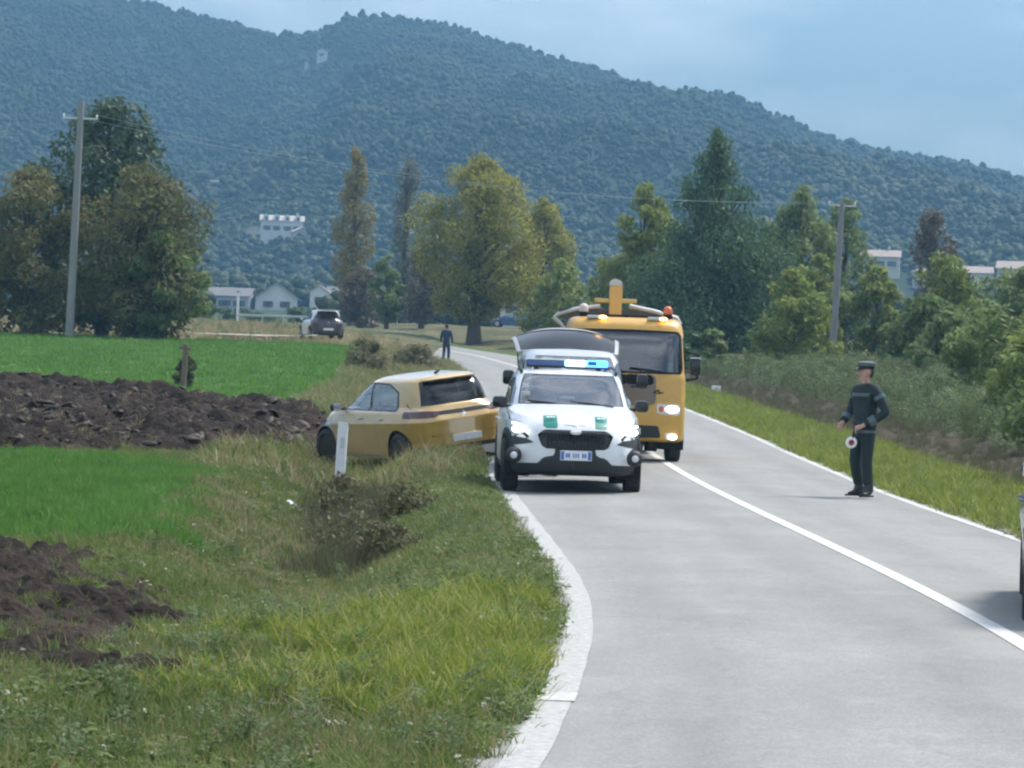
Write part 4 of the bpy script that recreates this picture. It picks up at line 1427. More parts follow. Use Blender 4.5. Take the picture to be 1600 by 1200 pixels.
# ------------------------------------------------------------------ vehicle bodies as stacked rings
class Shell:
    """A closed body surface lofted through horizontal rings. Front is +Y. Regions are cut out of it along smooth borders."""

    def __init__(self, levels, kf=44, ks=84, step=0.032):
        sq = []
        tf = np.sin(np.linspace(-1, 1, kf + 1) * math.pi / 2)
        ts = np.linspace(1, -1, ks + 1)
        ts = 0.5 * ts + 0.5 * np.sin(ts * math.pi / 2)
        for t in tf[:-1]:
            sq.append((t, 1.0))
        for t in ts[:-1]:
            sq.append((1.0, t))
        for t in tf[::-1][:-1]:
            sq.append((t, -1.0))
        for t in ts[::-1][:-1]:
            sq.append((-1.0, t))
        sq = np.array(sq)
        sx, sy = sq[:, 0], sq[:, 1]
        m = len(sq)
        c = np.where(sy >= 1, np.abs(sx), np.where(sy <= -1, 4 - np.abs(sx), 1 + (1 - sy)))
        rings = []
        for L in levels:
            nf, nr = L.get('nf', 5), L.get('nr', 5)
            n = np.where(sy >= 0, nf, nr)
            r = 1 / (np.abs(sx) ** n + np.abs(sy) ** n) ** (1 / n)
            yf, yr = L['yf'], L['yr']
            yc = 0.5 * (yf + yr)
            x = L['w'] * sx * r
            y = yc + np.where(sy >= 0, yf - yc, yc - yr) * sy * r
            tw = L.get('taper')          # (front half width factor, rear half width factor)
            if tw:
                q = (y - yr) / (yf - yr)
                x = x * (tw[1] + (1 - tw[1]) * np.clip(q / 0.35, 0, 1)) * (1 - (1 - tw[0]) * np.clip((q - .65) / .35, 0, 1) ** 2)
            z = L['z']
            if isinstance(z, (int, float)):
                zz = np.full(m, float(z))
            else:
                ky = [a for a, b in z]
                zz = np.interp(y, ky, [b for a, b in z])
            zz = zz + L.get('crown', 0.0) * (1 - (x / max(L['w'], 1e-3)) ** 2)
            rings.append(np.stack([x, y, zz], 1))
        sh = np.array([L.get('sh', 1.0) for L in levels])
        K = len(rings)
        d = [rings[k + 1] - rings[k] for k in range(K - 1)]
        tang = []
        for k in range(K):
            if k == 0:
                t = d[0]
            elif k == K - 1:
                t = d[-1]
            else:
                a, b = d[k - 1], d[k]
                den = np.where(np.abs(a + b) < 1e-9, 1, a + b)
                t = np.where(a * b > 0, 2 * a * b / den, 0)
            tang.append(t * sh[k])
        P, V = [], []
        for k in range(K - 1):
            n = max(2, int(np.ceil(np.linalg.norm(d[k], axis=1).mean() / step)))
            for i in range(n):
                t = i / n
                h = (2 * t ** 3 - 3 * t ** 2 + 1, t ** 3 - 2 * t ** 2 + t, -2 * t ** 3 + 3 * t ** 2, t ** 3 - t ** 2)
                P.append(h[0] * rings[k] + h[1] * tang[k] + h[2] * rings[k + 1] + h[3] * tang[k + 1])
                V.append(np.full(m, k + t))
        P.append(rings[-1])
        V.append(np.full(m, K - 1.0))
        nr_ = len(P)
        self.P = np.concatenate(P)
        self.V = np.concatenate(V)
        self.C = np.tile(c, nr_)
        i = (np.arange(nr_ - 1)[:, None] * m + np.arange(m)[None, :]).ravel()
        j = (np.arange(nr_ - 1)[:, None] * m + ((np.arange(m) + 1) % m)[None, :]).ravel()
        self.T = np.concatenate([np.stack([i, j, j + m], 1), np.stack([i, j + m, i + m], 1)])
        # closing caps: floor and roof
        base = len(self.P)
        self.P = np.concatenate([self.P, [rings[0].mean(0)], [rings[-1].mean(0)]])
        self.V = np.concatenate([self.V, [0.0, K - 1.0]])
        self.C = np.concatenate([self.C, [2.0, 2.0]])
        a = np.arange(m)
        b = (a + 1) % m
        top = (nr_ - 1) * m
        self.T = np.concatenate([self.T, np.stack([b, a, np.full(m, base)], 1), np.stack([top + a, top + b, np.full(m, base + 1)], 1)])
        self.N = self._normals(self.T)
        # outward
        ctr = self.P.mean(0)
        if (self.N * (self.P - ctr)).sum(1).mean() < 0:
            self.T = self.T[:, ::-1].copy()
            self.N = -self.N

    def _normals(self, T):
        P = self.P
        fn = np.cross(P[T[:, 1]] - P[T[:, 0]], P[T[:, 2]] - P[T[:, 0]])
        N = np.zeros_like(P)
        for k in range(3):
            np.add.at(N, T[:, k], fn)
        return N / (np.linalg.norm(N, axis=1)[:, None] + 1e-12)

    def cut(self, f):
        """f(P, V, C) < 0 inside. Removes the inside from the shell and returns its triangles."""
        v = f(self.P, self.V, self.C)
        T = self.T
        neg = v[T] < 0
        s = neg.sum(1)
        inside, outside = [T[s == 3]], [T[s == 0]]
        newP, newV, newC, newN, cache = [], [], [], [], {}
        base = len(self.P)

        def mid(a, b):
            k = (a, b) if a < b else (b, a)
            if k not in cache:
                t = v[k[0]] / (v[k[0]] - v[k[1]])
                cache[k] = base + len(newP)
                newP.append(self.P[k[0]] * (1 - t) + self.P[k[1]] * t)
                newV.append(self.V[k[0]] * (1 - t) + self.V[k[1]] * t)
                newC.append(self.C[k[0]] * (1 - t) + self.C[k[1]] * t)
                q = self.N[k[0]] * (1 - t) + self.N[k[1]] * t
                newN.append(q / (np.linalg.norm(q) + 1e-12))
            return cache[k]
        ti, to = [], []
        for tri in T[(s == 1) | (s == 2)]:
            g = [v[i] < 0 for i in tri]
            one = g.count(True) == 1
            k = g.index(True) if one else g.index(False)
            a, b, c = tri[k], tri[(k + 1) % 3], tri[(k + 2) % 3]
            ab, ac = mid(a, b), mid(a, c)
            A, B = ((ti, to) if one else (to, ti))
            A.append((a, ab, ac))
            B.append((ab, b, c))
            B.append((ab, c, ac))
        if ti:
            inside.append(np.array(ti))
            outside.append(np.array(to))
            self.P = np.concatenate([self.P, newP])
            self.V = np.concatenate([self.V, newV])
            self.C = np.concatenate([self.C, newC])
            self.N = np.concatenate([self.N, newN])
        self.T = np.concatenate(outside)
        return np.concatenate(inside)

    def part(self, name, T, m, parent, offset=0.0, rim=0.0):
        T = T[(T[:, 0] != T[:, 1]) & (T[:, 1] != T[:, 2]) & (T[:, 0] != T[:, 2])]
        if len(T) == 0:
            return None
        ids, inv = np.unique(T, return_inverse=True)
        P = self.P[ids] + self.N[ids] * offset
        F = inv.reshape(-1, 3)
        N = self.N[ids]
        if rim:
            # skirt from the border of the piece inwards, so that it has a visible thickness
            e = np.concatenate([F[:, [0, 1]], F[:, [1, 2]], F[:, [2, 0]]])
            key = {}
            for a, b in e:
                key[(a, b)] = key.get((a, b), 0) + 1
            bd = [(a, b) for (a, b) in key if (b, a) not in key]
            mp, extra = {}, []
            for a, b in bd:
                for q in (a, b):
                    if q not in mp:
                        mp[q] = len(P) + len(extra)
                        extra.append(P[q] - N[q] * rim)
            if extra:
                fx = []
                for a, b in bd:
                    fx += [(b, a, mp[a]), (b, mp[a], mp[b])]
                N = np.concatenate([N, N[list(mp.keys())]])
                P = np.concatenate([P, extra])
                F = np.concatenate([F, fx])
        o = fast_mesh(name, P, F, m, parent, smooth=True)
        o.data.normals_split_custom_set_from_vertices([tuple(n) for n in N])
        return o


def front_poly(poly, ymin):
    """region seen from the front; the outline is given in (|x|, z)"""
    return lambda P, V, C: np.maximum(sdf_poly(np.abs(P[:, 0]), P[:, 2], poly), (ymin - P[:, 1]))


def side_poly(poly, side, cmin=0.9, cmax=3.1, xmin=0.3):
    return lambda P, V, C: np.maximum.reduce([sdf_poly(P[:, 1], P[:, 2], poly), (xmin - P[:, 0] * side), (cmin - C) * .3, (C - cmax) * .3])


def rear_poly(poly, ymax):
    return lambda P, V, C: np.maximum(sdf_poly(np.abs(P[:, 0]), P[:, 2], poly), (P[:, 1] - ymax))


def line_cut(pts, side, width=0.005, plane='side'):
    """thin panel gap following a polyline"""
    def f(P, V, C):
        a, b = (P[:, 1], P[:, 2]) if plane == 'side' else (P[:, 0], P[:, 1])
        d = np.full(len(P), 1e9)
        for (x1, y1), (x2, y2) in zip(pts[:-1], pts[1:]):
            ex, ey = x2 - x1, y2 - y1
            t = np.clip(((a - x1) * ex + (b - y1) * ey) / (ex * ex + ey * ey), 0, 1)
            d = np.minimum(d, np.hypot(a - x1 - ex * t, b - y1 - ey * t))
        s = np.maximum(d - width, .3 - P[:, 0] * side) if plane == 'side' else np.maximum(d - width, .6 - P[:, 2])
        return s
    return f


_wheel_cache = {}


def wheel_parts(rad, width, rim_r, spokes, steel=False):
    key = (rad, width, rim_r, spokes, steel)
    if key in _wheel_cache:
        return _wheel_cache[key]
    h = width / 2
    t = MB()
    t.lathe([(rim_r, -h * .86), (rim_r + .02, -h), (rad - .05, -h), (rad - .015, -h * .82), (rad, -h * .55), (rad, h * .55), (rad - .015, h * .82), (rad - .05, h), (rim_r + .02, h), (rim_r, h * .86), (rim_r - .01, 0), (rim_r, -h * .86)], axis='X', n=40)
    # tread blocks
    for k in range(44):
        a = 2 * math.pi * k / 44
        for s in (-1, 1):
            c = Vector((s * h * .38, math.cos(a) * (rad + .001), math.sin(a) * (rad + .001)))
            t.box(c, (h * .62, .022, .010), 0, Matrix.Rotation(a - math.pi / 2, 3, 'X'))
    to = t.build('tyre', MT['rubber'], None, smooth=True)
    r = MB()
    r.lathe([(rim_r, h * .80), (rim_r - .012, h * .84), (rim_r - .03, h * .55), (rim_r - .035, -h * .4), (.10, -h * .5), (0.001, -h * .5)], axis='X', n=40)
    for k in range(spokes):
        a = 2 * math.pi * k / spokes
        m = Matrix.Rotation(a, 3, 'X')
        r.box(m @ Vector((h * .50, 0, rim_r * .52)), (h * .25, .045 if not steel else .10, rim_r * .86), .008, m)
    r.lathe([(0.001, h * .72), (.05, h * .70), (.07, h * .58), (.075, h * .2)], axis='X', n=20)
    ro = r.build('rim', MT['steel_dark'] if steel else MT['alloy'], None, smooth=True)
    for o in (to, ro):
        COL.objects.unlink(o)
    _wheel_cache[key] = (to.data, ro.data)
    return _wheel_cache[key]


def add_wheel(parent, x, y, rad, width, rim_r, spokes=7, steer=0.0, steel=False):
    td, rd = wheel_parts(rad, width, rim_r, spokes, steel)
    w = empty('wheel', (x, y, rad), (0, 0, steer + (math.pi if x < 0 else 0)), parent)
    link(bpy.data.objects.new('tyre', td), w)
    link(bpy.data.objects.new('rim', rd), w)
    return w


def wheel_well(parent, x, y, rad, arch_r, depth, m):
    """dark lining of a wheel arch"""
    b = MB()
    s = 1 if x > 0 else -1
    n = 16
    vs, fs = [], []
    for k in range(n + 1):
        a = -0.35 + (math.pi + 0.7) * k / n
        for xx in (abs(x) + .10, abs(x) - depth):
            vs.append((s * xx, y + arch_r * math.cos(a), rad + arch_r * math.sin(a)))
    for k in range(n):
        fs.append((2 * k, 2 * k + 2, 2 * k + 3, 2 * k + 1))
    fs.append(tuple(2 * k + 1 for k in range(n + 1)))
    b.add(vs, fs)
    return b.build('wheel_arch_lining', m, parent, smooth=True)


def seat(parent, x, y, z, w=0.5, name='front_seat', h=0.62):
    b = MB()
    b.box((x, y + .05, z + .08), (w, .50, .16), .05)
    b.box((x, y - .24, z + .16 + h / 2), (w, .15, h), .06, Matrix.Rotation(R(12), 3, 'X'))
    b.box((x, y - .33, z + .16 + h + .13), (w * .52, .10, .19), .05, Matrix.Rotation(R(8), 3, 'X'))
    return b.build(name, MT['seat_cloth'], parent, smooth=True)


def steering_wheel(parent, x, y, z):
    b = MB()
    m = Matrix.Translation((x, y, z)) @ Matrix.Rotation(R(65), 4, 'X')
    pts = [m @ Vector((.18 * math.cos(a), .18 * math.sin(a), 0)) for a in np.linspace(0, 6.2832, 25)]
    b.tube(pts, .014, 6, caps=False)
    for a in (0.1, math.pi - .1, -math.pi / 2):
        b.tube([m @ Vector((0, 0, -.02)), m @ Vector((.17 * math.cos(a), .17 * math.sin(a), 0))], .014, 6)
    b.ball(tuple(m @ Vector((0, 0, -.01))), .055)
    b.tube([m @ Vector((0, 0, -.02)), m @ Vector((0, 0, -.28))], .03, 8)
    return b.build('steering_wheel', MT['interior'], parent, smooth=True)


def door_mirror(parent, x, y, z, side, w, h, m, m2):
    b = MB()
    b.box((side * (x + w / 2 + .06), y, z), (w, .13, h), .045)
    o = b.build('mirror', m, parent, smooth=True)
    g = MB()
    g.box((side * (x + w / 2 + .06), y - .068, z), (w * .84, .006, h * .8), .003)
    g.build('mirror_glass', MT['chrome'], o)
    a = MB()
    a.tube([(side * (x - .03), y - .02, z - h * .35), (side * (x + .09), y, z - h * .3)], .025, 8)
    a.build('mirror_arm', m2, o, smooth=True)
    return o
# ------------------------------------------------------------------ white patrol SUV
def patrol_suv(loc, yaw):
    root = empty('patrol_car', loc, (0, 0, yaw))
    S = Shell([
        dict(w=.78, yf=2.00, yr=-2.04, z=.245, sh=0),
        dict(w=.88, yf=2.15, yr=-2.17, z=.28, nf=4),
        dict(w=.905, yf=2.235, yr=-2.235, z=.46, nf=3.8),
        dict(w=.905, yf=2.240, yr=-2.235, z=.66, nf=3.5),
        dict(w=.905, yf=2.20, yr=-2.22, z=[(-2.3, .86), (1.2, .86), (2.2, .79)], nf=3.3),
        dict(w=.890, yf=2.12, yr=-2.20, z=[(-2.3, 1.0), (0, .99), (1.0, .985), (2.1, .885)], nf=3.3, sh=.5),
        dict(w=.845, yf=1.97, yr=-2.15, z=[(-2.2, 1.06), (.9, 1.055), (1.97, .945)], nf=3.5, crown=.025),
        dict(w=.825, yf=1.02, yr=-2.10, z=[(-2.1, 1.10), (1.0, 1.105)], nf=5, crown=.02, sh=.15),
        dict(w=.76, yf=.54, yr=-1.98, z=1.345, nf=6),
        dict(w=.675, yf=.12, yr=-1.76, z=1.525, nf=6),
        dict(w=.57, yf=-.10, yr=-1.62, z=1.568, nf=4, crown=.01),
        dict(w=.05, yf=-.6, yr=-1.2, z=1.59)])
    RW, AR = .345, .405
    ax = ((.78, 1.33), (-.78, 1.33), (.78, -1.34), (-.78, -1.34))
    for x, y in ax:
        s = 1 if x > 0 else -1
        S.cut(lambda P, V, C, y=y, s=s: np.maximum(np.hypot(P[:, 1] - y, P[:, 2] - RW) - AR, .45 - P[:, 0] * s))
        t = S.cut(lambda P, V, C, y=y, s=s: np.maximum(np.hypot(P[:, 1] - y, P[:, 2] - RW) - AR - .065, .45 - P[:, 0] * s))
        S.part('wheel_arch_trim', t, MT['cladding'], root, .012, .02)
        wheel_well(root, x, y, RW, AR, .22, MT['gap'])
        add_wheel(root, .795 * s, y, RW, .225, .225, 5, steer=R(-3) if y > 0 else 0)
    # glass
    t = S.cut(lambda P, V, C: np.maximum.reduce([7.20 - V, V - 8.86, (C - .925) * .8]))
    S.part('windscreen', t, MT['glass'], root, -.006)
    t = S.cut(lambda P, V, C: np.maximum.reduce([7.10 - V, V - 8.94, (C - .95) * .8]))
    S.part('windscreen_surround', t, MT['gloss_black'], root, -.003)
    t = S.cut(lambda P, V, C: np.maximum.reduce([7.35 - V, V - 8.75, (3.14 - C) * .8]))
    S.part('rear_window', t, MT['glass_dark'], root, -.006)
    for s in (1, -1):
        for nm, poly in (('front_side_window', [(.70, 1.115), (.40, 1.32), (.02, 1.455), (-.32, 1.465), (-.32, 1.115)]),
                         ('rear_side_window', [(-.39, 1.115), (-.39, 1.465), (-.85, 1.455), (-1.15, 1.40), (-1.18, 1.13)]),
                         ('quarter_window', [(-1.24, 1.15), (-1.22, 1.39), (-1.45, 1.36), (-1.68, 1.20)])):
            t = S.cut(side_poly(poly, s))
            S.part(nm, t, MT['glass_dark'], root, -.006)
    # front fascia
    t = S.cut(front_poly([(0, .825), (.40, .825), (.485, .755), (.43, .62), (.38, .585), (0, .575)], 1.5))
    grille = S.part('grille', t, MT['gloss_black'], root, -.03)
    t = S.cut(front_poly([(.575, .835), (.66, .765), (.77, .735), (.845, .79), (.875, .90), (.80, .925), (.69, .885)], 1.2))
    lamp_l = t[S.P[t[:, 0], 0] > 0]
    lamp_r = t[S.P[t[:, 0], 0] < 0]
    lamps = [S.part('headlight', q, MT['lens'], root, -.004) for q in (lamp_l, lamp_r)]
    t = S.cut(front_poly([(.52, .655), (.62, .705), (.88, .725), (1.0, .70), (1.0, .34), (.84, .34), (.685, .41), (.68, .50), (.72, .575), (.80, .60), (.64, .632)], 1.2))
    for sel in (S.P[t[:, 0], 0] > 0, S.P[t[:, 0], 0] < 0):
        S.part('bumper_corner_trim', t[sel], MT['cladding'], root, .004, .01)
    t = S.cut(front_poly([(0, .60), (.255, .60), (.265, .50), (.40, .475), (.47, .395), (1.0, .375), (1.0, .1), (0, .1)], 1.2))
    S.part('lower_bumper', t, MT['cladding'], root, .004, .01)
    t = S.cut(lambda P, V, C: P[:, 2] - .36)
    S.part('side_sill', t, MT['cladding'], root, .003)
    t = S.cut(rear_poly([(0, .52), (1.0, .52), (1.0, .2), (0, .2)], -1.75))
    S.part('rear_bumper', t, MT['cladding'], root, .004)
    t = S.cut(rear_poly([(.45, .88), (.55, .80), (.95, .82), (.95, 1.0), (.60, 1.0)], -1.85))
    for sel in (S.P[t[:, 0], 0] > 0, S.P[t[:, 0], 0] < 0):
        S.part('tail_light', t[sel], MT['red_lens'], root, .003)
    # green squares on the bonnet
    for x0, x1 in ((-.41, -.25), (.23, .41)):
        t = S.cut(lambda P, V, C: np.maximum.reduce([np.abs(P[:, 0] - (x0 + x1) / 2) - (x1 - x0) / 2, 1.80 - P[:, 1], P[:, 1] - 2.155, .84 - P[:, 2]]))
        g = S.part('bonnet_marking', t, MT['green_film'], root, .001)
        b = MB()
        xc = (x0 + x1) / 2
        for k, (dx, w_) in enumerate(((-.045, .022), (-.01, .022), (.03, .034))):
            b.box((xc + dx, 1.985, .985 - .003 * abs(k - 1)), (w_, .045, .004), 0, Matrix.Rotation(R(-16), 3, 'X'))
        b.build('marking_letters', MT['white_film'], g)['kind'] = 'stuff'
    # shut lines
    gaps = []
    for s in (1, -1):
        gaps.append(S.cut(line_cut([(.86, .98), (.82, .42)], s)))
        gaps.append(S.cut(line_cut([(-.36, 1.10), (-.36, .42)], s)))
        gaps.append(S.cut(line_cut([(-1.22, 1.10), (-1.02, .80), (-.98, .50)], s)))
    gaps.append(S.cut(line_cut([(-.84, 1.0), (-.80, 1.7), (-.60, 2.06), (0, 2.13), (.60, 2.06), (.80, 1.7), (.84, 1.0)], 1, .006, 'top')))
    S.part('shut_lines', np.concatenate(gaps), MT['gap'], root, -.004)['kind'] = 'stuff'
    S.part('body', S.T, MT['white_paint'], root)
    # grille mesh, emblem, plate
    b = MB()
    for k in range(9):
        z = .60 + .024 * k
        b.box((0, 2.228 - .006 * abs(k - 4), z), (.80 - .012 * abs(k - 5), .02, .008), .002)
    for k in range(-8, 9):
        b.box((k * .046, 2.222, .70), (.007, .014, .20), 0)
    b.build('grille_mesh', MT['cladding'], root)
    b = MB()
    b.tube([(-.44, 2.17, .785), (-.20, 2.235, .80), (0, 2.245, .802), (.20, 2.235, .80), (.44, 2.17, .785)], .013, 8)
    b.build('grille_bar', MT['steel_dark'], root, smooth=True)
    b = MB()
    b.lathe([(.001, .012), (.055, .010), (.062, 0), (.055, -.006)], axis='Y', n=24)
    for v in range(len(b.v)):
        x, y, z = b.v[v]
        b.v[v] = (x * 1.25, y + 2.255, z * .55 + .80)
    b.build('emblem', MT['chrome'], root, smooth=True)
    b = MB().box((-.01, 2.262, .505), (.40, .02, .125), .006)
    pl = b.build('number_plate', MT['plate'], root)
    for s in (-1, 1):
        MB().box((-.01 + s * .172, 2.273, .505), (.040, .004, .105), 0).build('plate_band', MT['plate_blue'], pl)
    b = MB()
    for k, w_ in enumerate((.030, .030, 0, .022, .022, .022, 0, .030, .030)):
        if w_:
            b.box((-.01 - .118 + k * .0295, 2.2735, .505), (w_ * .75, .003, .055), 0)
    b.build('plate_characters', MT['plate_blue'], pl)['kind'] = 'stuff'
    for s in (1, -1):
        b = MB().lathe([(.001, .02), (.04, .015), (.048, 0), (.065, -.004), (.095, -.03), (.105, -.08)], (s * .775, 2.115, .485), 'Y', 24)
        fp = b.build('fog_light', MT['cladding'], root, smooth=True)
        MB().lathe([(.001, .034), (.030, .031), (.044, .018)], (s * .775, 2.115, .485), 'Y', 24).build('fog_lens', MT['lens'], fp, smooth=True)
        # projector and position light inside the headlight
        lp = lamps[0] if s > 0 else lamps[1]
        MB().ball((s * .745, 2.005, .815), (.062, .040, .045)).build('projector', MT['lamp_on'], lp, smooth=True)
        MB().tube([(s * .64, 2.10, .835), (s * .70, 2.06, .870), (s * .80, 1.98, .895)], .013, 6).build('daylight_strip', MT['lamp_on'], lp, smooth=True)
        door_mirror(root, .78, .74, 1.135, s, .19, .155, MT['gloss_black'], MT['cladding'])
        # roof rails
        b = MB()
        b.tube([(s * .635, .02, 1.53), (s * .64, -.10, 1.59), (s * .625, -.9, 1.625), (s * .59, -1.55, 1.59), (s * .58, -1.66, 1.545)], .018, 8)
        b.box((s * .635, -.02, 1.55), (.04, .10, .05), .012)
        b.box((s * .585, -1.62, 1.56), (.04, .10, .05), .012)
        b.build('roof_rail', MT['cladding'], root, smooth=True)
        for y in (-.10, -.88):
            MB().tube([(s * .895, y - .10, .90), (s * .925, y - .05, .905), (s * .925, y + .05, .905), (s * .895, y + .10, .90)], .013, 6).build('door_handle', MT['white_paint'], root, smooth=True)
        # wipers
    for x0, x1 in ((-.55, .02), (.02, .58)):
        MB().tube([(x0, 1.01, 1.115), ((x0 + x1) / 2, .955, 1.15), (x1, .90, 1.168)], .010, 6).build('wiper', MT['gap'], root)
    # light bar
    lb = empty('light_bar', (0, -.42, 1.665), (0, 0, 0), root)
    b = MB()
    b.box((0, 0, -.048), (1.12, .26, .028), .012)
    for s in (-.42, .42):
        b.box((s, 0, -.075), (.06, .20, .05), .01)
    b.build('bar_base', MT['gloss_black'], lb, smooth=True)
    MB().box((.17, 0, .052), (.80, .27, .018), .008).build('bar_cover', MT['white_film'], lb, smooth=True)
    b = MB()
    b.box((.30, 0, .002), (.52, .25, .078), .02)
    b.build('unlit_lens', MT['blue_off'], lb, smooth=True)
    MB().box((-.11, 0, .006), (.27, .255, .085), .02).build('flashing_lens', MT['blue_flash'], lb, smooth=True)
    MB().box((-.40, 0, .006), (.29, .265, .095), .03).build('lit_lens', MT['blue_on'], lb, smooth=True)
    MB().box((-.33, .136, .012), (.12, .012, .055), .005).build('flash_unit', MT['blue_off'], lb, smooth=True)
    # interior
    b = MB()
    b.box((0, .78, .98), (1.42, .50, .22), .06)
    b.box((0, .62, 1.06), (.34, .10, .12), .02)
    b.box((0, -.5, .34), (1.5, 2.6, .06), .02)
    b.build('dashboard', MT['interior'], root, smooth=True)
    for x in (-.37, .37):
        seat(root, x, -.05, .52)
    seat(root, 0, -1.0, .52, 1.25, 'rear_seat', .5)
    steering_wheel(root, -.37, .44, 1.02)
    MB().box((0, .28, 1.415), (.22, .03, .065), .012).build('inside_mirror', MT['interior'], root, smooth=True)
    for yy, zz, ww in ((.62, 1.36, .085), (.74, 1.26, .10)):
        MB().box((.59, yy, zz), (ww, .004, .055), 0, Matrix.Rotation(R(-38), 3, 'X')).build('windscreen_sticker', MT['white_film'], root)
    MB().tube([(0, -1.45, 1.575), (0, -1.50, 1.61), (0, -1.62, 1.635)], [.03, .02, .005], 8).build('roof_aerial', MT['white_paint'], root, smooth=True)
    return root


# ------------------------------------------------------------------ silver people carrier with the tailgate up
def people_carrier(loc, yaw):
    root = empty('people_carrier', loc, (0, 0, yaw))
    S = Shell([
        dict(w=.78, yf=1.98, yr=-2.0, z=.20, sh=0),
        dict(w=.86, yf=2.10, yr=-2.10, z=.24),
        dict(w=.895, yf=2.16, yr=-2.14, z=.48, nf=3.6, nr=7),
        dict(w=.90, yf=2.14, yr=-2.14, z=.70, nf=3.4, nr=7),
        dict(w=.90, yf=2.05, yr=-2.13, z=[(-2.2, .95), (1.2, .92), (2.1, .84)], nf=3.2, nr=7),
        dict(w=.885, yf=1.92, yr=-2.12, z=[(-2.2, 1.10), (1.2, 1.08), (1.95, .97)], nf=3.2, nr=7),
        dict(w=.80, yf=1.42, yr=-2.10, z=[(-2.1, 1.20), (1.4, 1.18)], nf=3.8, nr=7, crown=.02, sh=.2),
        dict(w=.77, yf=.90, yr=-2.07, z=1.52, nf=4.5, nr=7),
        dict(w=.70, yf=.42, yr=-2.02, z=1.755, nf=4.5, nr=7),
        dict(w=.60, yf=.15, yr=-1.95, z=1.83, nf=4, nr=6, crown=.01),
        dict(w=.05, yf=-.6, yr=-1.4, z=1.86)], kf=36, ks=64, step=.045)
    RW, AR = .315, .375
    for x, y in ((.76, 1.28), (-.76, 1.28), (.76, -1.32), (-.76, -1.32)):
        s = 1 if x > 0 else -1
        S.cut(lambda P, V, C, y=y, s=s: np.maximum(np.hypot(P[:, 1] - y, P[:, 2] - RW) - AR, .45 - P[:, 0] * s))
        wheel_well(root, x, y, RW, AR, .2, MT['gap'])
        add_wheel(root, .79 * s, y, RW, .20, .20, 9)
    t = S.cut(lambda P, V, C: np.maximum.reduce([6.1 - V, V - 7.92, (C - .90) * .8]))
    S.part('windscreen', t, MT['glass'], root, -.006)
    for s in (1, -1):
        for nm, poly in (('front_side_window', [(1.05, 1.21), (.62, 1.60), (.40, 1.66), (.05, 1.67), (.05, 1.21)]),
                         ('rear_side_window', [(-.03, 1.21), (-.03, 1.67), (-.95, 1.67), (-.98, 1.21)]), ('quarter_window', [(-1.08, 1.23), (-1.06, 1.65), (-1.80, 1.62), (-1.86, 1.25)])):
            S.part(nm, S.cut(side_poly(poly, s)), MT['glass_dark'], root, -.006)
    # the open loading bay
    S.cut(rear_poly([(0, 1.74), (.56, 1.72), (.64, 1.55), (.70, 1.1), (.70, .62), (0, .60)], -1.7))
    S.part('grille', S.cut(front_poly([(0, .86), (.45, .84), (.42, .74), (0, .72)], 1.5)), MT['gloss_black'], root, -.01)
    S.part('lower_bumper', S.cut(front_poly([(0, .50), (.60, .48), (.66, .26), (0, .26)], 1.5)), MT['cladding'], root, .0)
    t = S.cut(front_poly([(.52, .86), (.60, .80), (.80, .80), (.90, .98), (.80, 1.04), (.62, .95)], 1.2))
    for sel in (S.P[t[:, 0], 0] > 0, S.P[t[:, 0], 0] < 0):
        h = S.part('headlight', t[sel], MT['lens'], root, -.003)
    t = S.cut(rear_poly([(.72, 1.0), (.72, 1.55), (.95, 1.55), (.95, .9)], -1.8))
    for sel in (S.P[t[:, 0], 0] > 0, S.P[t[:, 0], 0] < 0):
        S.part('tail_light', t[sel], MT['red_lens'], root, .002)
    gaps = [S.cut(line_cut([(1.0, 1.1), (.95, .36)], s)) for s in (1, -1)] + [S.cut(line_cut([(.0, 1.2), (-.02, .36)], s)) for s in (1, -1)] + [S.cut(line_cut([(-1.02, 1.2), (-.95, .7)], s)) for s in (1, -1)]
    S.part('shut_lines', np.concatenate(gaps), MT['gap'], root, -.004)['kind'] = 'stuff'
    S.part('body', S.T, MT['silver_paint'], root)
    for s in (1, -1):
        door_mirror(root, .86, 1.06, 1.40, s, .17, .22, MT['gloss_black'], MT['gloss_black'])
    # tailgate raised on its struts
    tg = empty('tailgate', (-.06, -2.02, 1.80), (R(-14), 0, 0), root)
    nu, nv = 32, 20

    def surf(u, v, off=0.0):
        w = .80 + .07 * v ** .8
        rr = 1.0 - .55 * max(0, v - .80) / .2 * abs(u) ** 5
        x = u * w * (1 - .10 * max(0, v - .85) / .15)
        return (x, -1.06 * v * (1 - .10 * abs(u) ** 3), .15 * (1 - abs(u) ** 2.4) * (.35 + .65 * v) + .05 * math.sin(math.pi * v) + off)
    win = [(-.86, .14), (.86, .14), (.84, .80), (-.84, .80)]
    fr, gl = MB(), MB()
    vs = [surf(-1 + 2 * i / nu, j / nv) for j in range(nv + 1) for i in range(nu + 1)]
    vi = [(a, b_ , c - .03) for a, b_, c in vs]
    F1, F2 = [], []
    for j in range(nv):
        for i in range(nu):
            u, v = -1 + 2 * (i + .5) / nu, (j + .5) / nv
            q = j * (nu + 1) + i
            f = (q, q + 1, q + nu + 2, q + nu + 1)
            (F2 if (abs(u) < .955 and v < .92) else F1).append(f)
    n0 = len(vs)
    fr.add(vs + vi, F1 + [tuple(n0 + k for k in f[::-1]) for f in F1])
    fr.tube([surf(-1 + 2 * i / nu, 1.0, -.015) for i in range(nu + 1)], .018, 6)
    for u in (-1, 1):
        fr.tube([surf(u, j / nv, -.015) for j in range(nv + 1)], .014, 6)
    fr.tube([surf(-1 + 2 * i / nu, 0.0, -.015) for i in range(nu + 1)], .02, 6)
    fr.build('tailgate_panel', mat('tailgate_silver', (0.34, 0.36, 0.37), 0.4, 0.3), tg, smooth=True)
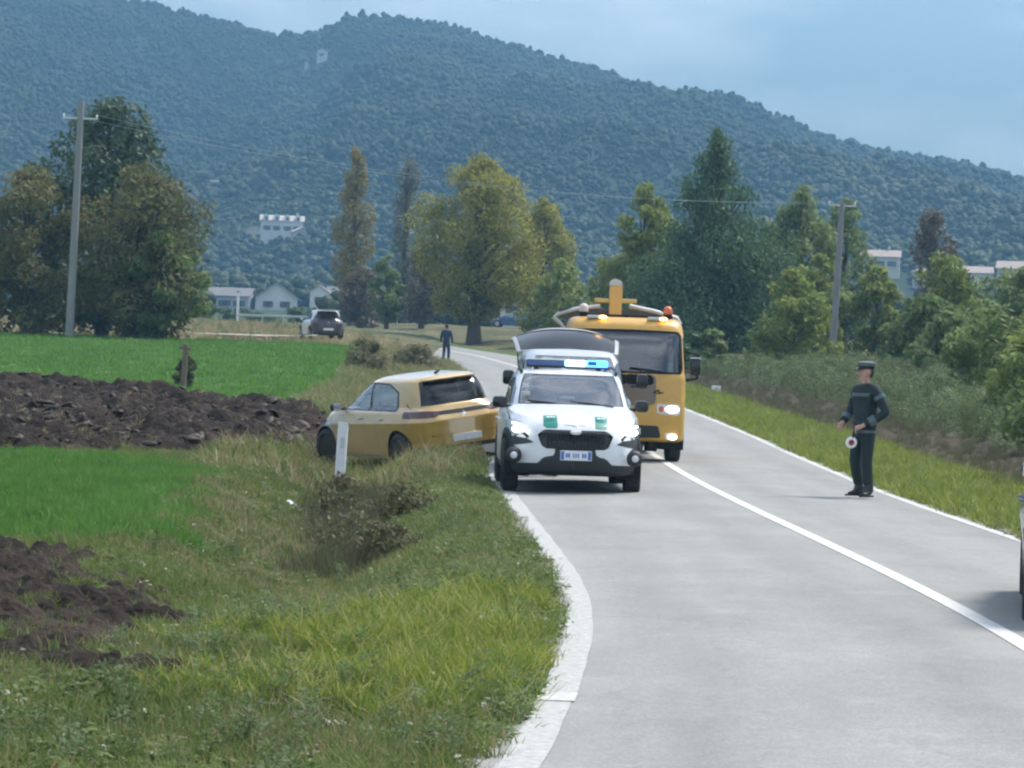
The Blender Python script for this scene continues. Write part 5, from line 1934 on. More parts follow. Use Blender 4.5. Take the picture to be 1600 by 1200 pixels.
    gl.add([(a, b_, c - .012) for a, b_, c in vs], F2)
    gl.build('tailgate_window', MT['gloss_black'], tg, smooth=True)
    for s in (1, -1):
        MB().tube([(s * .70, -2.0, 1.25), (s * .73, -2.45, 1.90)], .012, 6).build('tailgate_strut', MT['steel_dark'], root)
    b = MB()
    b.box((0, 1.15, 1.06), (1.45, .55, .22), .06)
    b.box((0, -.6, .42), (1.5, 2.7, .06), .02)
    b.build('dashboard', MT['interior'], root, smooth=True)
    for x in (-.38, .38):
        seat(root, x, .30, .62)
    seat(root, 0, -.75, .62, 1.25, 'rear_seat', .55)
    steering_wheel(root, -.38, .80, 1.12)
    return root


# ------------------------------------------------------------------ hatchback (crashed car, far car, car at the picture edge)
def hatchback(name, loc, rot, paint, full=True, hatch_open=False, mirror_x=.80):
    root = empty(name, loc, rot)
    S = Shell([
        dict(w=.78, yf=1.88, yr=-1.86, z=.19, sh=0),
        dict(w=.85, yf=1.99, yr=-1.97, z=.23, nf=4),
        dict(w=.860, yf=2.03, yr=-2.03, z=.42, nf=3.4, nr=4.6),
        dict(w=.872, yf=2.02, yr=-2.03, z=.56, nf=3.2, nr=4.8),
        dict(w=.903, yf=1.97, yr=-2.02, z=[(-2.1, .80), (-1.2, .78), (.9, .72), (1.95, .64)], nf=3.0, nr=5.2, sh=.15),
        dict(w=.846, yf=1.85, yr=-1.92, z=[(-2.0, .955), (.5, .91), (1.0, .885), (1.85, .735)], nf=3.0, nr=5.2, sh=.3),
        dict(w=.808, yf=1.66, yr=-1.88, z=[(-2.0, 1.00), (.85, .965), (1.66, .81)], nf=3.2, nr=4, crown=.025),
        dict(w=.755, yf=.95, yr=-1.86, z=[(-1.9, 1.03), (.93, 1.00)], nf=3.6, nr=4, crown=.01, sh=.15),
        dict(w=.69, yf=.44, yr=-1.74, z=1.25, nf=4, nr=4.5),
        dict(w=.61, yf=-.02, yr=-1.58, z=1.425, nf=4.5, nr=5),
        dict(w=.51, yf=-.22, yr=-1.48, z=1.470, nf=4, nr=4.5, crown=.01),
        dict(w=.05, yf=-.6, yr=-1.05, z=1.492)], kf=44 if full else 24, ks=84 if full else 40, step=.032 if full else .06)
    RW, AR = .312, .365
    for x, y in ((.75, 1.27), (-.75, 1.27), (.75, -1.27), (-.75, -1.27)):
        s = 1 if x > 0 else -1
        S.cut(lambda P, V, C, y=y, s=s: np.maximum(np.hypot(P[:, 1] - y, P[:, 2] - RW) - AR, .45 - P[:, 0] * s))
        wheel_well(root, x, y, RW, AR, .2, MT['gap'])
        add_wheel(root, .765 * s, y, RW, .20, .21, 5, steer=R(12) if (y > 0 and name == 'crashed_car') else 0, steel=(name == 'crashed_car'))
    S.part('windscreen', S.cut(lambda P, V, C: np.maximum.reduce([7.12 - V, V - 8.90, (C - .90) * .8])), MT['glass'], root, -.006)
    S.part('rear_window', S.cut(lambda P, V, C: np.maximum.reduce([7.06 - V, V - 8.86, (3.09 - C) * .8])), MT['glass_dark'], root, -.006)
    for s in (1, -1):
        front = [(.74, .985), (.40, 1.23), (.10, 1.355), (-.22, 1.385), (-.25, .98)]
        rear = [(-.31, .98), (-.28, 1.385), (-.80, 1.37), (-1.12, 1.25), (-1.16, .99)]
        S.part('front_side_window', S.cut(side_poly(front, s)), MT['glass'], root, -.006)
        S.part('rear_side_window', S.cut(side_poly(rear, s)), MT['glass'] if full else MT['glass_dark'], root, -.006)
        S.part('window_trim', S.cut(side_poly([(.86, .965), (.42, 1.26), (.10, 1.38), (-.25, 1.408), (-.81, 1.393), (-1.17, 1.265), (-1.22, .965)], s)), MT['gloss_black'], root, .001)
    t = S.cut(front_poly([(.50, .66), (.58, .60), (.80, .62), (.92, .74), (.82, .78), (.62, .72)], 1.1))
    for sel in (S.P[t[:, 0], 0] > 0, S.P[t[:, 0], 0] < 0):
        S.part('headlight', t[sel], MT['lens'], root, -.003)
    S.part('grille', S.cut(front_poly([(0, .62), (.44, .61), (.40, .55), (0, .54)], 1.5)), MT['gloss_black'], root, -.01)
    S.part('lower_intake', S.cut(front_poly([(0, .44), (.60, .42), (.66, .26), (0, .25)], 1.5)), MT['cladding'], root, -.005)
    if hatch_open:
        S.part('tailgate', S.cut(rear_poly([(0, 1.40), (.50, 1.38), (.72, 1.0), (.84, .95), (.86, .30), (0, .30)], -1.36)), MT['plum_paint'], root, .003)
        MB().prism([(-.60, -1.55), (-.58, -2.10), (.58, -2.10), (.60, -1.55)], 'Z', 1.45, 1.49).build('raised_panel', MT['white_paint'], root)
    # tail lamps joined by a dark band
    t = S.cut(rear_poly([(.40, .90), (.52, .855), (.95, .86), (.95, .965), (.60, .965), (.45, .945)], -1.45))
    for sel in (S.P[t[:, 0], 0] > 0, S.P[t[:, 0], 0] < 0):
        S.part('tail_light', t[sel], MT['smoked_lens'], root, .004, .01)
    S.part('tail_band', S.cut(rear_poly([(0, .945), (.55, .945), (.55, .885), (0, .88)], -1.5)), MT['gloss_black'], root, .002)
    S.part('rear_diffuser', S.cut(rear_poly([(0, .40), (.70, .38), (.76, .22), (.6, .1), (0, .1)], -1.5)), MT['cladding'], root, .0)
    gaps = []
    for s in (1, -1):
        gaps += [S.cut(line_cut([(.84, .95), (.80, .34)], s)), S.cut(line_cut([(-.28, 1.0), (-.28, .34)], s)), S.cut(line_cut([(-1.08, .98), (-.92, .72), (-.88, .45)], s))]
    gaps.append(S.cut(lambda P, V, C: np.maximum(np.abs(sdf_poly(np.abs(P[:, 0]), P[:, 2], [(-.1, 1.6), (-.1, .55), (.60, .56), (.70, .9), (.70, 1.6)])) - .004, P[:, 1] + 1.40)))
    S.part('shut_lines', np.concatenate(gaps), MT['gap'], root, -.004)['kind'] = 'stuff'
    S.part('body', S.T, paint, root)
    for s in (1, -1):
        door_mirror(root, mirror_x, .62, 1.02, s, .17, .125, MT['gloss_black'], MT['gloss_black'])
        for y in (-.08, -.80):
            MB().tube([(s * .866, y - .09, .84), (s * .902, y - .05, .845), (s * .902, y + .05, .845), (s * .866, y + .09, .84)], .012, 6).build('door_handle', paint, root, smooth=True)
    MB().box((0, -2.035, .50), (.52, .02, .11), .004).build('number_plate', MT['plate'], root)
    MB().lathe([(.001, .015), (.045, .012), (.05, 0)], (0, 0, 0), 'Y', 20).build('emblem', MT['chrome'], root).matrix_local = Matrix.Translation((0, -1.985, .83)) @ Matrix.Rotation(math.pi, 4, 'Z')
    MB().tube([(0, -1.18, 1.485), (0, -1.24, 1.52), (0, -1.35, 1.545)], [.032, .022, .006], 8).build('roof_aerial', MT['gloss_black'], root, smooth=True)
    b = MB()
    b.prism([(-.46, -1.50), (-.48, -1.62), (-.38, -1.68), (.38, -1.68), (.48, -1.62), (.46, -1.50)], 'Z', 1.418, 1.438)
    b.build('roof_spoiler', paint, root, smooth=True)
    if full:
        b = MB()
        b.box((0, .72, .88), (1.36, .45, .20), .06)
        b.box((0, -.4, .30), (1.4, 2.4, .06), .02)
        b.build('dashboard', MT['interior'], root, smooth=True)
        for x in (-.36, .36):
            seat(root, x, -.02, .42, h=.56)
        seat(root, 0, -.92, .42, 1.2, 'rear_seat', .5)
        steering_wheel(root, -.36, .42, .93)
    return root


def crash_details(root):
    """deployed curtain airbag, cracked rear glass, torn bumper"""
    b = MB()
    n = 14
    vs, fs = [], []
    for i in range(n + 1):
        y = -.98 + 1.18 * i / n
        top = 1.30 if y < -.1 else 1.30 - .16 * (y + .1)
        for j in range(7):
            z = 1.03 + (top - 1.03) * j / 6
            bulge = .05 * math.sin(math.pi * j / 6) * (.6 + .4 * abs(math.sin(y * 9)))
            vs.append((-.56 - .12 * (1.3 - z) - bulge, y, z))
    for i in range(n):
        for j in range(6):
            q = i * 7 + j
            fs.append((q, q + 1, q + 8, q + 7))
    k0 = 4
    b.add(vs, [f for f in fs if f[0] // 7 < n - 3])
    b.build('curtain_airbag', MT['airbag'], root, smooth=True)
    b = MB()
    b.ball((-.36, .40, .98), (.24, .16, .20))
    b.build('front_airbag', MT['airbag'], root, smooth=True)
    # hanging rear bumper corner
    b = MB()
    b.prism([(-.22, .30), (.20, .30), (.24, .18), (.02, .15), (-.18, .20)], 'Y', -2.05, -2.02)
    o = b.build('torn_bumper_piece', MT['steel'], root, smooth=False)
    o.location = (.45, 0, .02)
    b = MB()
    b.box((.22, -1.50, 1.10), (.30, .10, .12), .04)
    b.build('parcel_shelf_load', MT['airbag'], root, smooth=True)


# ------------------------------------------------------------------ yellow recovery truck
def recovery_truck(loc, yaw):
    root = empty('recovery_truck', loc, (0, 0, yaw))
    S = Shell([
        dict(w=.93, yf=-.10, yr=-1.58, z=.35, sh=0, nf=7, nr=10),
        dict(w=1.0, yf=.00, yr=-1.62, z=.39, nf=7, nr=10),
        dict(w=1.01, yf=.04, yr=-1.62, z=.74, nf=7, nr=10),
        dict(w=1.01, yf=.035, yr=-1.62, z=1.05, nf=7, nr=10),
        dict(w=1.01, yf=.005, yr=-1.62, z=1.40, nf=7, nr=10),
        dict(w=1.0, yf=-.02, yr=-1.62, z=1.47, nf=7, nr=10, sh=.5),
        dict(w=.955, yf=-.17, yr=-1.62, z=2.13, nf=7, nr=10),
        dict(w=.925, yf=-.25, yr=-1.60, z=2.29, nf=6, nr=9),
        dict(w=.83, yf=-.42, yr=-1.50, z=2.375, nf=5, nr=7),
        dict(w=.05, yf=-.8, yr=-1.2, z=2.40)], kf=40, ks=40, step=.045)
    for s in (1, -1):
        S.cut(lambda P, V, C, s=s: np.maximum(np.hypot(P[:, 1] + .72, P[:, 2] - .39) - .48, .45 - P[:, 0] * s))
        wheel_well(root, s * .90, -.72, .39, .48, .3, MT['gap'])
        add_wheel(root, s * .86, -.72, .39, .235, .225, 10, steel=True)
    t = S.cut(front_poly([(0, 1.495), (.87, 1.50), (.905, 1.55), (.875, 2.08), (.83, 2.14), (0, 2.155)], -.5))
    S.part('windscreen', t, MT['glass_truck'], root, -.008)
    t = S.cut(front_poly([(0, 1.465), (.90, 1.47), (.94, 1.55), (.905, 2.10), (.85, 2.175), (0, 2.19)], -.5))
    S.part('windscreen_seal', t, MT['gap'], root, .001)
    for s in (1, -1):
        t = S.cut(side_poly([(-.18, 1.38), (-.28, 2.08), (-1.25, 2.10), (-1.25, 1.30), (-.7, 1.30)], s, 1.0, 3.0))
        S.part('side_window', t, MT['glass_truck'], root, -.008)
    t = S.cut(front_poly([(0, 1.455), (.45, 1.45), (.45, 1.285), (0, 1.28)], -.3))
    S.part('vent', t, MT['gap'], root, -.012)
    t = S.cut(front_poly([(0, 1.44), (.49, 1.44), (.50, 1.02), (.44, .95), (0, .94)], -.3))
    S.part('grille_panel', t, mat('brown_grille_panel', (0.20, 0.155, 0.115), .6, var=.2), root, .004, .01)
    t = S.cut(front_poly([(.515, .985), (.85, .975), (.92, .95), (.92, .81), (.84, .80), (.525, .815)], -.4))
    for sel in (S.P[t[:, 0], 0] > 0, S.P[t[:, 0], 0] < 0):
        h = S.part('headlight', t[sel], MT['lens'], root, -.006)
        s = 1 if S.P[t[sel][0, 0], 0] > 0 else -1
        MB().ball((s * .76, .005, .895), (.125, .042, .062)).build('main_beam', MT['lamp_warm'], h, smooth=True)
        MB().ball((s * .59, .018, .895), (.045, .03, .055)).build('indicator', MT['amber_off'], h, smooth=True)
    t = S.cut(front_poly([(.66, .51), (.88, .50), (.88, .37), (.70, .37)], -.4))
    for sel in (S.P[t[:, 0], 0] > 0, S.P[t[:, 0], 0] < 0):
        h = S.part('fog_light', t[sel], MT['lens'], root, -.006)
        s = 1 if S.P[t[sel][0, 0], 0] > 0 else -1
        MB().ball((s * .79, .012, .44), (.075, .035, .045)).build('fog_beam', MT['lamp_warm'], h, smooth=True)
    gaps = [S.cut(lambda P, V, C: np.maximum(np.abs(P[:, 2] - .765) - .008, -.4 - P[:, 1]))]
    for s in (1, -1):
        gaps += [S.cut(line_cut([(-.14, 1.45), (-.14, .8)], s, .006)), S.cut(line_cut([(-1.33, 2.15), (-1.33, .6)], s, .006))]
    S.part('shut_lines', np.concatenate(gaps), MT['gap'], root, -.005)['kind'] = 'stuff'
    t = S.cut(front_poly([(0, .62), (.55, .62), (.60, .42), (0, .40)], -.3))
    S.part('bumper_intake', t, MT['cladding'], root, -.01)
    S.part('cab', S.T, MT['yellow_paint'], root)
    # maker's mark as a few dark strokes
    b = MB()
    for x, z, w_, h_, a in ((-.50, 1.19, .10, .016, 25), (-.55, 1.175, .075, .016, -35), (-.59, 1.16, .06, .016, 20), (-.50, 1.155, .12, .014, -5)):
        b.box((x, .036, z), (w_, .006, h_), 0, Matrix.Rotation(R(a), 3, 'Y'))
    b.build('cab_lettering', MT['gap'], root)
    MB().box((0, .05, .52), (.52, .02, .11), .004).build('number_plate', MT['plate'], root)
    for x0, x1 in ((-.75, -.05), (.0, .70)):
        MB().tube([(x0, .035, 1.485), ((x0 + x1) / 2, .015, 1.53), (x1, .01, 1.56)], .012, 6).build('wiper', MT['gap'], root)
    # mirrors on arms
    for s in (1, -1):
        b = MB()
        b.box((s * 1.13, -.02, 1.60), (.17, .10, .27), .03)
        mo = b.build('mirror', MT['gloss_black'], root, smooth=True)
        MB().box((s * 1.13, -.02, 1.748), (.17, .115, .022), .010).build('mirror_cap', MT['steel'], mo, smooth=True)
        MB().tube([(s * .97, -.12, 1.85), (s * 1.17, -.04, 1.80), (s * 1.17, -.04, 1.42), (s * .99, -.10, 1.38)], .024, 6).build('mirror_arm', MT['gap'], mo)
        # roof marker pods, lit at one end
        pod = MB()
        pod.box((s * .50, -.33, 2.375), (.32, .10, .055), .022)
        po = pod.build('marker_pod', MT['steel'], root, smooth=True)
        MB().ball((s * .50 - .10, -.285, 2.375), (.065, .035, .028)).build('marker_lamp', MT['amber_on'], po, smooth=True)
        # rotating beacons on stalks
        bc = MB()
        bc.lathe([(.05, 0), (.05, .06), (.075, .07), (.075, .10), (.001, .10)], (s * .70, -.62, 2.36), 'Z', 16)
        bo = bc.build('beacon', MT['gap'], root, smooth=True)
        MB().lathe([(.075, 0), (.078, .05), (.068, .10), (.035, .13), (.001, .138)], (s * .70, -.62, 2.46), 'Z', 16).build('beacon_dome', MT['amber_off'] if s < 0 else mat('faded_beacon', (0.62, 0.50, 0.44), .4), bo, smooth=True)
    b = MB()
    b.box((0, -.55, 2.41), (1.55, .06, .04), .01)
    for x in (-.7, 0, .7):
        b.box((x, -.55, 2.385), (.06, .06, .06), 0)
    b.build('roof_bar', MT['gap'], root)
    # recovery gear behind the cab
    b = MB()
    b.box((.09, -1.95, 2.15), (.21, .20, 1.58), .02)
    b.build('mast', MT['yellow_paint'], root, smooth=True)
    MB().prism([(-.02, 2.94), (.20, 2.94), (.20, 3.0), (.12, 3.06), (.0, 3.02)], 'Y', -2.04, -1.86).build('mast_head', MT['steel'], root)
    MB().box((.09, -1.93, 2.68), (.72, .07, .075), .015).build('crossbar', mat('pale_yellow_paint', (.55, .40, .14), .5), root)
    for pts in ([(.34, -2.05, 2.58), (.75, -2.05, 2.52), (1.06, -2.05, 2.42), (1.12, -2.05, 2.36), (.96, -2.05, 2.22), (.96, -2.05, 1.0)],
                [(-.16, -2.05, 2.60), (-.60, -2.05, 2.52), (-.98, -2.05, 2.42), (-1.03, -2.05, 2.34), (-.96, -2.05, 2.20), (-.96, -2.05, 1.0)]):
        MB().tube(pts, .040, 10).build('guard_frame', MT['steel'], root, smooth=True)
    b = MB()
    b.box((.09, -2.05, 2.45), (1.9, .05, .16), .01)
    b.box((.09, -2.05, 2.25), (1.9, .04, .05), .01)
    b.box((.09, -2.05, 1.85), (1.9, .04, .05), .01)
    b.build('guard_panel', MT['steel_dark'], root)
    b = MB()
    b.tube([(.09, -2.05, 2.55), (.09, -3.4, 2.25), (.09, -4.6, 1.75)], .09, 8)
    b.build('boom', MT['yellow_paint'], root, smooth=True)
    b = MB()
    b.box((0, -4.35, .95), (2.05, 5.0, .10), .02)
    for s in (1, -1):
        b.box((s * .98, -4.35, 1.03), (.08, 5.0, .10), .01)
        b.box((s * .40, -3.7, .70), (.12, 6.0, .22), .01)
    b.build('flat_bed', MT['yellow_paint'], root)
    for s in (1, -1):
        for dx in (.86, .60):
            add_wheel(root, s * dx, -5.2, .39, .22, .225, 10, steel=True)
        MB().box((s * .94, -4.3, .62), (.10, 1.2, .30), .03).build('side_guard', MT['cladding'], root)
        MB().box((s * .80, -6.87, .72), (.30, .05, .12), .01).build('tail_light', MT['red_lens'], root)
    # cab interior
    b = MB()
    b.box((0, -.28, 1.28), (1.80, .36, .30), .06)
    b.box((0, -1.50, 1.5), (1.8, .10, 1.4), .03)
    b.build('dashboard', MT['interior'], root, smooth=True)
    for x in (-.52, .10, .55):
        seat(root, x, -.95, .92, .46, h=.62)
    steering_wheel(root, -.52, -.42, 1.42)
    b = MB()
    b.box((-.40, -.20, 1.52), (.26, .14, .05), .01)
    b.box((-.72, -.20, 1.58), (.12, .10, .15), .02)
    b.build('papers', MT['white_film'], root)
    return root


suv = patrol_suv((0.715 + .04, 41.25, zb(41.25) + 0.005), math.pi + R(2.0))
tag(suv, 'white patrol SUV with blue light bar and green bonnet squares', 'car')
mpv = people_carrier((0.90, 47.15, float(zb(47)) + 0.015), math.pi + R(2.5))
tag(mpv, 'silver people carrier with raised tailgate behind the white SUV', 'car')
truck = recovery_truck((1.87, 50.4, float(zb(52)) + 0.02), math.pi + R(2.0))
tag(truck, 'yellow recovery truck with mast and beacons above its cab', 'truck')
crash = hatchback('crashed_car', (-1.95, 54.6, float(zb(54.6)) - 0.04), (R(0), R(0), R(0)), MT['gold_paint'])
crash_details(crash)
crash.matrix_world = Matrix.Translation((-1.72, 53.1, -0.15)) @ Matrix.Rotation(R(30.4), 4, 'Z') @ Matrix.Rotation(R(-0.6), 4, 'X') @ Matrix.Rotation(R(-8.5), 4, 'Y') @ Matrix.Scale(1.05, 4)
tag(crash, 'gold hatchback resting tilted in the roadside ditch', 'car')
edge_car = hatchback('parked_car', (4.64, 22.4, 0.01), (0, 0, R(-9)), MT['dark_paint'], full=False, mirror_x=.66)
tag(edge_car, 'dark car just entering at the picture edge, wheel showing', 'car')
far_car = hatchback('parked_car', (-9.9, 158.0, gz(-9.9, 158) + .02), (0, 0, R(14)), MT['white_paint'], full=False, hatch_open=True)
tag(far_car, 'small white car with dark open rear parked beyond the green field', 'car')
# ------------------------------------------------------------------ people
def skin_mesh(joints, edges, root, sub=2):
    """one continuous skinned surface; joints: name -> (position, radius_x, radius_y)"""
    names = list(joints)
    me = bpy.data.meshes.new('skin_source')
    me.from_pydata([joints[n][0] for n in names], [(names.index(a), names.index(b)) for a, b in edges], [])
    o = bpy.data.objects.new('skin_source', me)
    COL.objects.link(o)
    md = o.modifiers.new('skin', 'SKIN')
    md.use_smooth_shade = True
    sv = me.skin_vertices[0].data
    for i, n in enumerate(names):
        sv[i].radius = (joints[n][1], joints[n][2])
        sv[i].use_root = (n == root)
    s = o.modifiers.new('sub', 'SUBSURF')
    s.levels = s.render_levels = sub
    bpy.context.view_layer.update()
    dg = bpy.context.evaluated_depsgraph_get()
    ev = o.evaluated_get(dg)
    m2 = ev.to_mesh()
    V = [v.co[:] for v in m2.vertices]
    F = [tuple(p.vertices) for p in m2.polygons]
    ev.to_mesh_clear()
    bpy.data.objects.remove(o)
    bpy.data.meshes.remove(me)
    return V, F


def hand(mb, wrist, d, palm_n, thumb_side, curl=0.9, s=1.0):
    """palm and five bent fingers added to a body mesh; d: pointing direction, palm_n: direction the palm faces"""
    d = Vector(d).normalized()
    n = Vector(palm_n)
    n = (n - d * n.dot(d)).normalized()
    t = d.cross(n).normalized() * thumb_side
    w = Vector(wrist)
    mb.tube([w - d * .02, w + d * .03, w + d * .085 * s], [.026 * s, .033 * s, .034 * s], 8)
    for k, (off, L) in enumerate(((.027, .070), (.009, .078), (-.009, .073), (-.027, .058))):
        p = w + d * .080 * s + t * off * s
        pts, rad = [p], [.0095 * s]
        a = 0.25
        for q in range(3):
            a += curl * .55
            p = p + (d * math.cos(a) + n * math.sin(a)) * L * .38 * s
            pts.append(p)
            rad.append((.009 - .001 * q) * s)
        mb.tube(pts, rad, 6)
    p = w + d * .025 * s + t * .028 * s
    mb.tube([p, p + (t * .7 + d * .6 + n * .3).normalized() * .035 * s, p + (t * .35 + d * .9 + n * .7).normalized() * .066 * s], [.012 * s, .010 * s, .008 * s], 6)


def person(name, loc, yaw, arms, legs, jacket, trousers, shoes, cap=None, hair=True, head_yaw=0.0, lean=0.0, label='', reflect=False, bulk=1.0):
    """arms / legs: {+1: ..., -1: ...} joint positions, +1 is the person's right. Faces +Y."""
    root = empty(name, loc, (0, 0, yaw))
    tag(root, label, 'person')
    lean_m = Matrix.Translation((0, 0, .93)) @ Matrix.Rotation(-lean, 4, 'X') @ Matrix.Translation((0, 0, -.93))

    def L(p):
        return tuple(lean_m @ Vector(p))
    J = {'pelvis': (L((0, 0, .95)), .13, .10), 'waist': (L((0, 0, 1.10)), .12, .09), 'chest': (L((0, .0, 1.30)), .145, .10), 'collar': (L((0, -.01, 1.45)), .07, .06),
         'neck': (L((0, .0, 1.52)), .052, .052), 'jaw': (L((0, .02, 1.585)), .062, .075), 'brow': (L((0, .015, 1.66)), .070, .090), 'crown': (L((0, .0, 1.735)), .055, .070)}
    E = [('pelvis', 'waist'), ('waist', 'chest'), ('chest', 'collar'), ('collar', 'neck'), ('neck', 'jaw'), ('jaw', 'brow'), ('brow', 'crown')]
    JJ = {'hem': (L((0, 0, .72)), .162, .125), 'pelvis': (L((0, 0, .95)), .165, .128), 'waist': (L((0, 0, 1.10)), .155, .12), 'chest': (L((0, .0, 1.30)), .178, .13), 'collar': (L((0, -.01, 1.45)), .085, .078),
          'neck': (L((0, -.005, 1.51)), .066, .066)}
    EJ = [('hem', 'pelvis'), ('pelvis', 'waist'), ('waist', 'chest'), ('chest', 'collar'), ('collar', 'neck')]
    TJ = {'pelvis': (L((0, 0, 1.02)), .14, .11), 'crotch': ((0, 0, .86), .14, .115)}
    ET = [('pelvis', 'crotch')]
    for s in (1, -1):
        k = str(s)
        el, wr = arms[s][0], arms[s][1]
        sh = L((s * .185, -.01, 1.42))
        J['sh' + k], J['el' + k], J['wr' + k] = (sh, .058, .058), (el, .043, .043), (wr, .028, .028)
        E += [('chest', 'sh' + k), ('sh' + k, 'el' + k), ('el' + k, 'wr' + k)]
        JJ['sh' + k], JJ['el' + k] = (sh, .076, .076), (el, .062, .062)
        JJ['wr' + k] = (tuple(Vector(el).lerp(Vector(wr), .92)), .046, .046)
        EJ += [('chest', 'sh' + k), ('sh' + k, 'el' + k), ('el' + k, 'wr' + k)]
        kn, an = legs[s][0], legs[s][1]
        J['hip' + k], J['kn' + k], J['an' + k] = ((s * .09, 0, .90), .085, .085), (kn, .058, .058), (an, .038, .038)
        E += [('pelvis', 'hip' + k), ('hip' + k, 'kn' + k), ('kn' + k, 'an' + k)]
        TJ['hip' + k], TJ['kn' + k], TJ['an' + k] = ((s * .092, 0, .82), .098, .098), (kn, .076, .076), (tuple(Vector(an) + Vector((0, 0, .03))), .066, .066)
        ET += [('crotch', 'hip' + k), ('hip' + k, 'kn' + k), ('kn' + k, 'an' + k)]
    mb = MB()
    mb.add(*skin_mesh(J, E, 'pelvis'))
    hm = lean_m @ Matrix.Translation((0, .015, 1.645)) @ Matrix.Rotation(head_yaw, 4, 'Z')

    def H(p):
        return tuple(hm @ Vector(p))
    # skull, face and ears
    b0 = len(mb.v)
    mb.ball((0, 0, 0), (.076, .096, .118), 16, 12)
    for i in range(b0, len(mb.v)):
        x, y, z = mb.v[i]
        if z < 0:
            x *= 1 - .28 * (-z / .118) ** 1.5
            y = y * (1 - .12 * (-z / .118)) + .012 * (-z / .118)
        mb.v[i] = H((x, y, z))
    mb.tube([H((0, .088, .012)), H((0, .112, -.022)), H((0, .096, -.032))], [.009, .015, .012], 6)
    mb.tube([H((-.022, .088, -.060)), H((0, .094, -.060)), H((.022, .088, -.060))], .007, 5)
    for s in (1, -1):
        mb.ball(H((s * .079, -.005, -.005)), (.010, .020, .030), 8, 6)
        mb.tube([H((s * .018, .092, .030)), H((s * .045, .082, .031))], .006, 5)
        el, wr = Vector(arms[s][0]), Vector(arms[s][1])
        d = arms[s][2] if len(arms[s]) > 2 else (wr - el)
        pn = arms[s][3] if len(arms[s]) > 3 else (-s, 0, 0)
        hand(mb, wr, d, pn, s * (1 if len(arms[s]) < 5 else arms[s][4]), 1.0)
    body = mb.build('body', MT['skin'], root, smooth=True)
    e = MB()
    for s in (1, -1):
        e.ball(H((s * .031, .084, .014)), (.012, .010, .008), 8, 6)
    e.build('eyes', MT['eye'], root, smooth=True)
    if hair:
        h = MB()
        b0 = len(h.v)
        h.ball((0, -.008, .012), (.083, .102, .118), 16, 12)
        keep = {i for i in range(len(h.v)) if h.v[i][2] > .035 or (h.v[i][1] < -.02 and h.v[i][2] > -.075)}
        h.f = [f for f in h.f if all(i in keep for i in f)]
        h.v = [H(p) for p in h.v]
        h.build('hair', MT['hair'], root, smooth=True)
    JJ = {k: (q[0], q[1] * bulk, q[2] * bulk) for k, q in JJ.items()}
    V, F = skin_mesh(JJ, EJ, 'chest')
    MB().add(V, F).build('jacket', jacket, root, smooth=True)
    TJ = {k: (q[0], q[1] * (1 + .6 * (bulk - 1)), q[2] * (1 + .6 * (bulk - 1))) for k, q in TJ.items()}
    V, F = skin_mesh(TJ, ET, 'pelvis')
    MB().add(V, F).build('trousers', trousers, root, smooth=True)
    for s in (1, -1):
        an, toe = Vector(legs[s][1]), Vector(legs[s][2])
        bt = MB()
        flat = Vector((toe.x - an.x, toe.y - an.y, 0)).normalized()
        heel = Vector((an.x, an.y, toe.z)) - flat * .055
        jv = {'top': (tuple(an + Vector((0, 0, .17))), .064, .064), 'an': (tuple(an), .054, .054), 'heel': (tuple(heel + Vector((0, 0, .0))), .040, .034), 'ball': (tuple(heel.lerp(toe, .66)), .050, .034), 'toe': (tuple(toe), .042, .026)}
        bt.add(*skin_mesh(jv, [('top', 'an'), ('an', 'heel'), ('an', 'ball'), ('ball', 'toe')], 'an'))
        so = heel - flat * .03
        tip = toe + flat * .04
        side = Vector((-flat.y, flat.x, 0))
        zs = toe.z - .034
        outline = [so + side * .034, so.lerp(tip, .3) + side * .040, so.lerp(tip, .7) + side * .050, so.lerp(tip, .92) + side * .034, tip,
                   so.lerp(tip, .92) - side * .034, so.lerp(tip, .7) - side * .050, so.lerp(tip, .3) - side * .036, so - side * .034]
        bt.prism([(p.x, p.y) for p in outline], 'Z', zs, zs + .022)
        bt.build('boot', shoes, root, smooth=True)
    if cap is not None:
        c = MB()
        c.lathe([(.088, .0), (.094, .03), (.112, .062), (.108, .078), (.06, .092), (.001, .094)], (0, -.004, .052), 'Z', 24)
        c.v = [H((x, y * 1.14, z)) for x, y, z in c.v]
        co = c.build('cap', cap, root, smooth=True)
        v = MB()
        vs = []
        for i in range(13):
            a = R(-72 + 12 * i)
            vs += [(math.sin(a) * .090, math.cos(a) * .104, .058), (math.sin(a) * .095, .02 + math.cos(a) * .145, .040)]
        v.add([H(p) for p in vs] + [H((p[0], p[1], p[2] - .006)) for p in vs], [(2 * i, 2 * i + 1, 2 * i + 3, 2 * i + 2) for i in range(12)] + [(26 + 2 * i + 2, 26 + 2 * i + 3, 26 + 2 * i + 1, 26 + 2 * i) for i in range(12)])
        v.build('visor', MT['gloss_black'], co, smooth=True)
        bnd = MB()
        bnd.lathe([(.092, .0), (.0945, .004), (.097, .026), (.093, .03)], (0, -.004, .050), 'Z', 24)
        bnd.v = [H((x * 1.01, y * 1.15, z)) for x, y, z in bnd.v]
        bnd.build('cap_band', MT['gloss_black'], co, smooth=True)
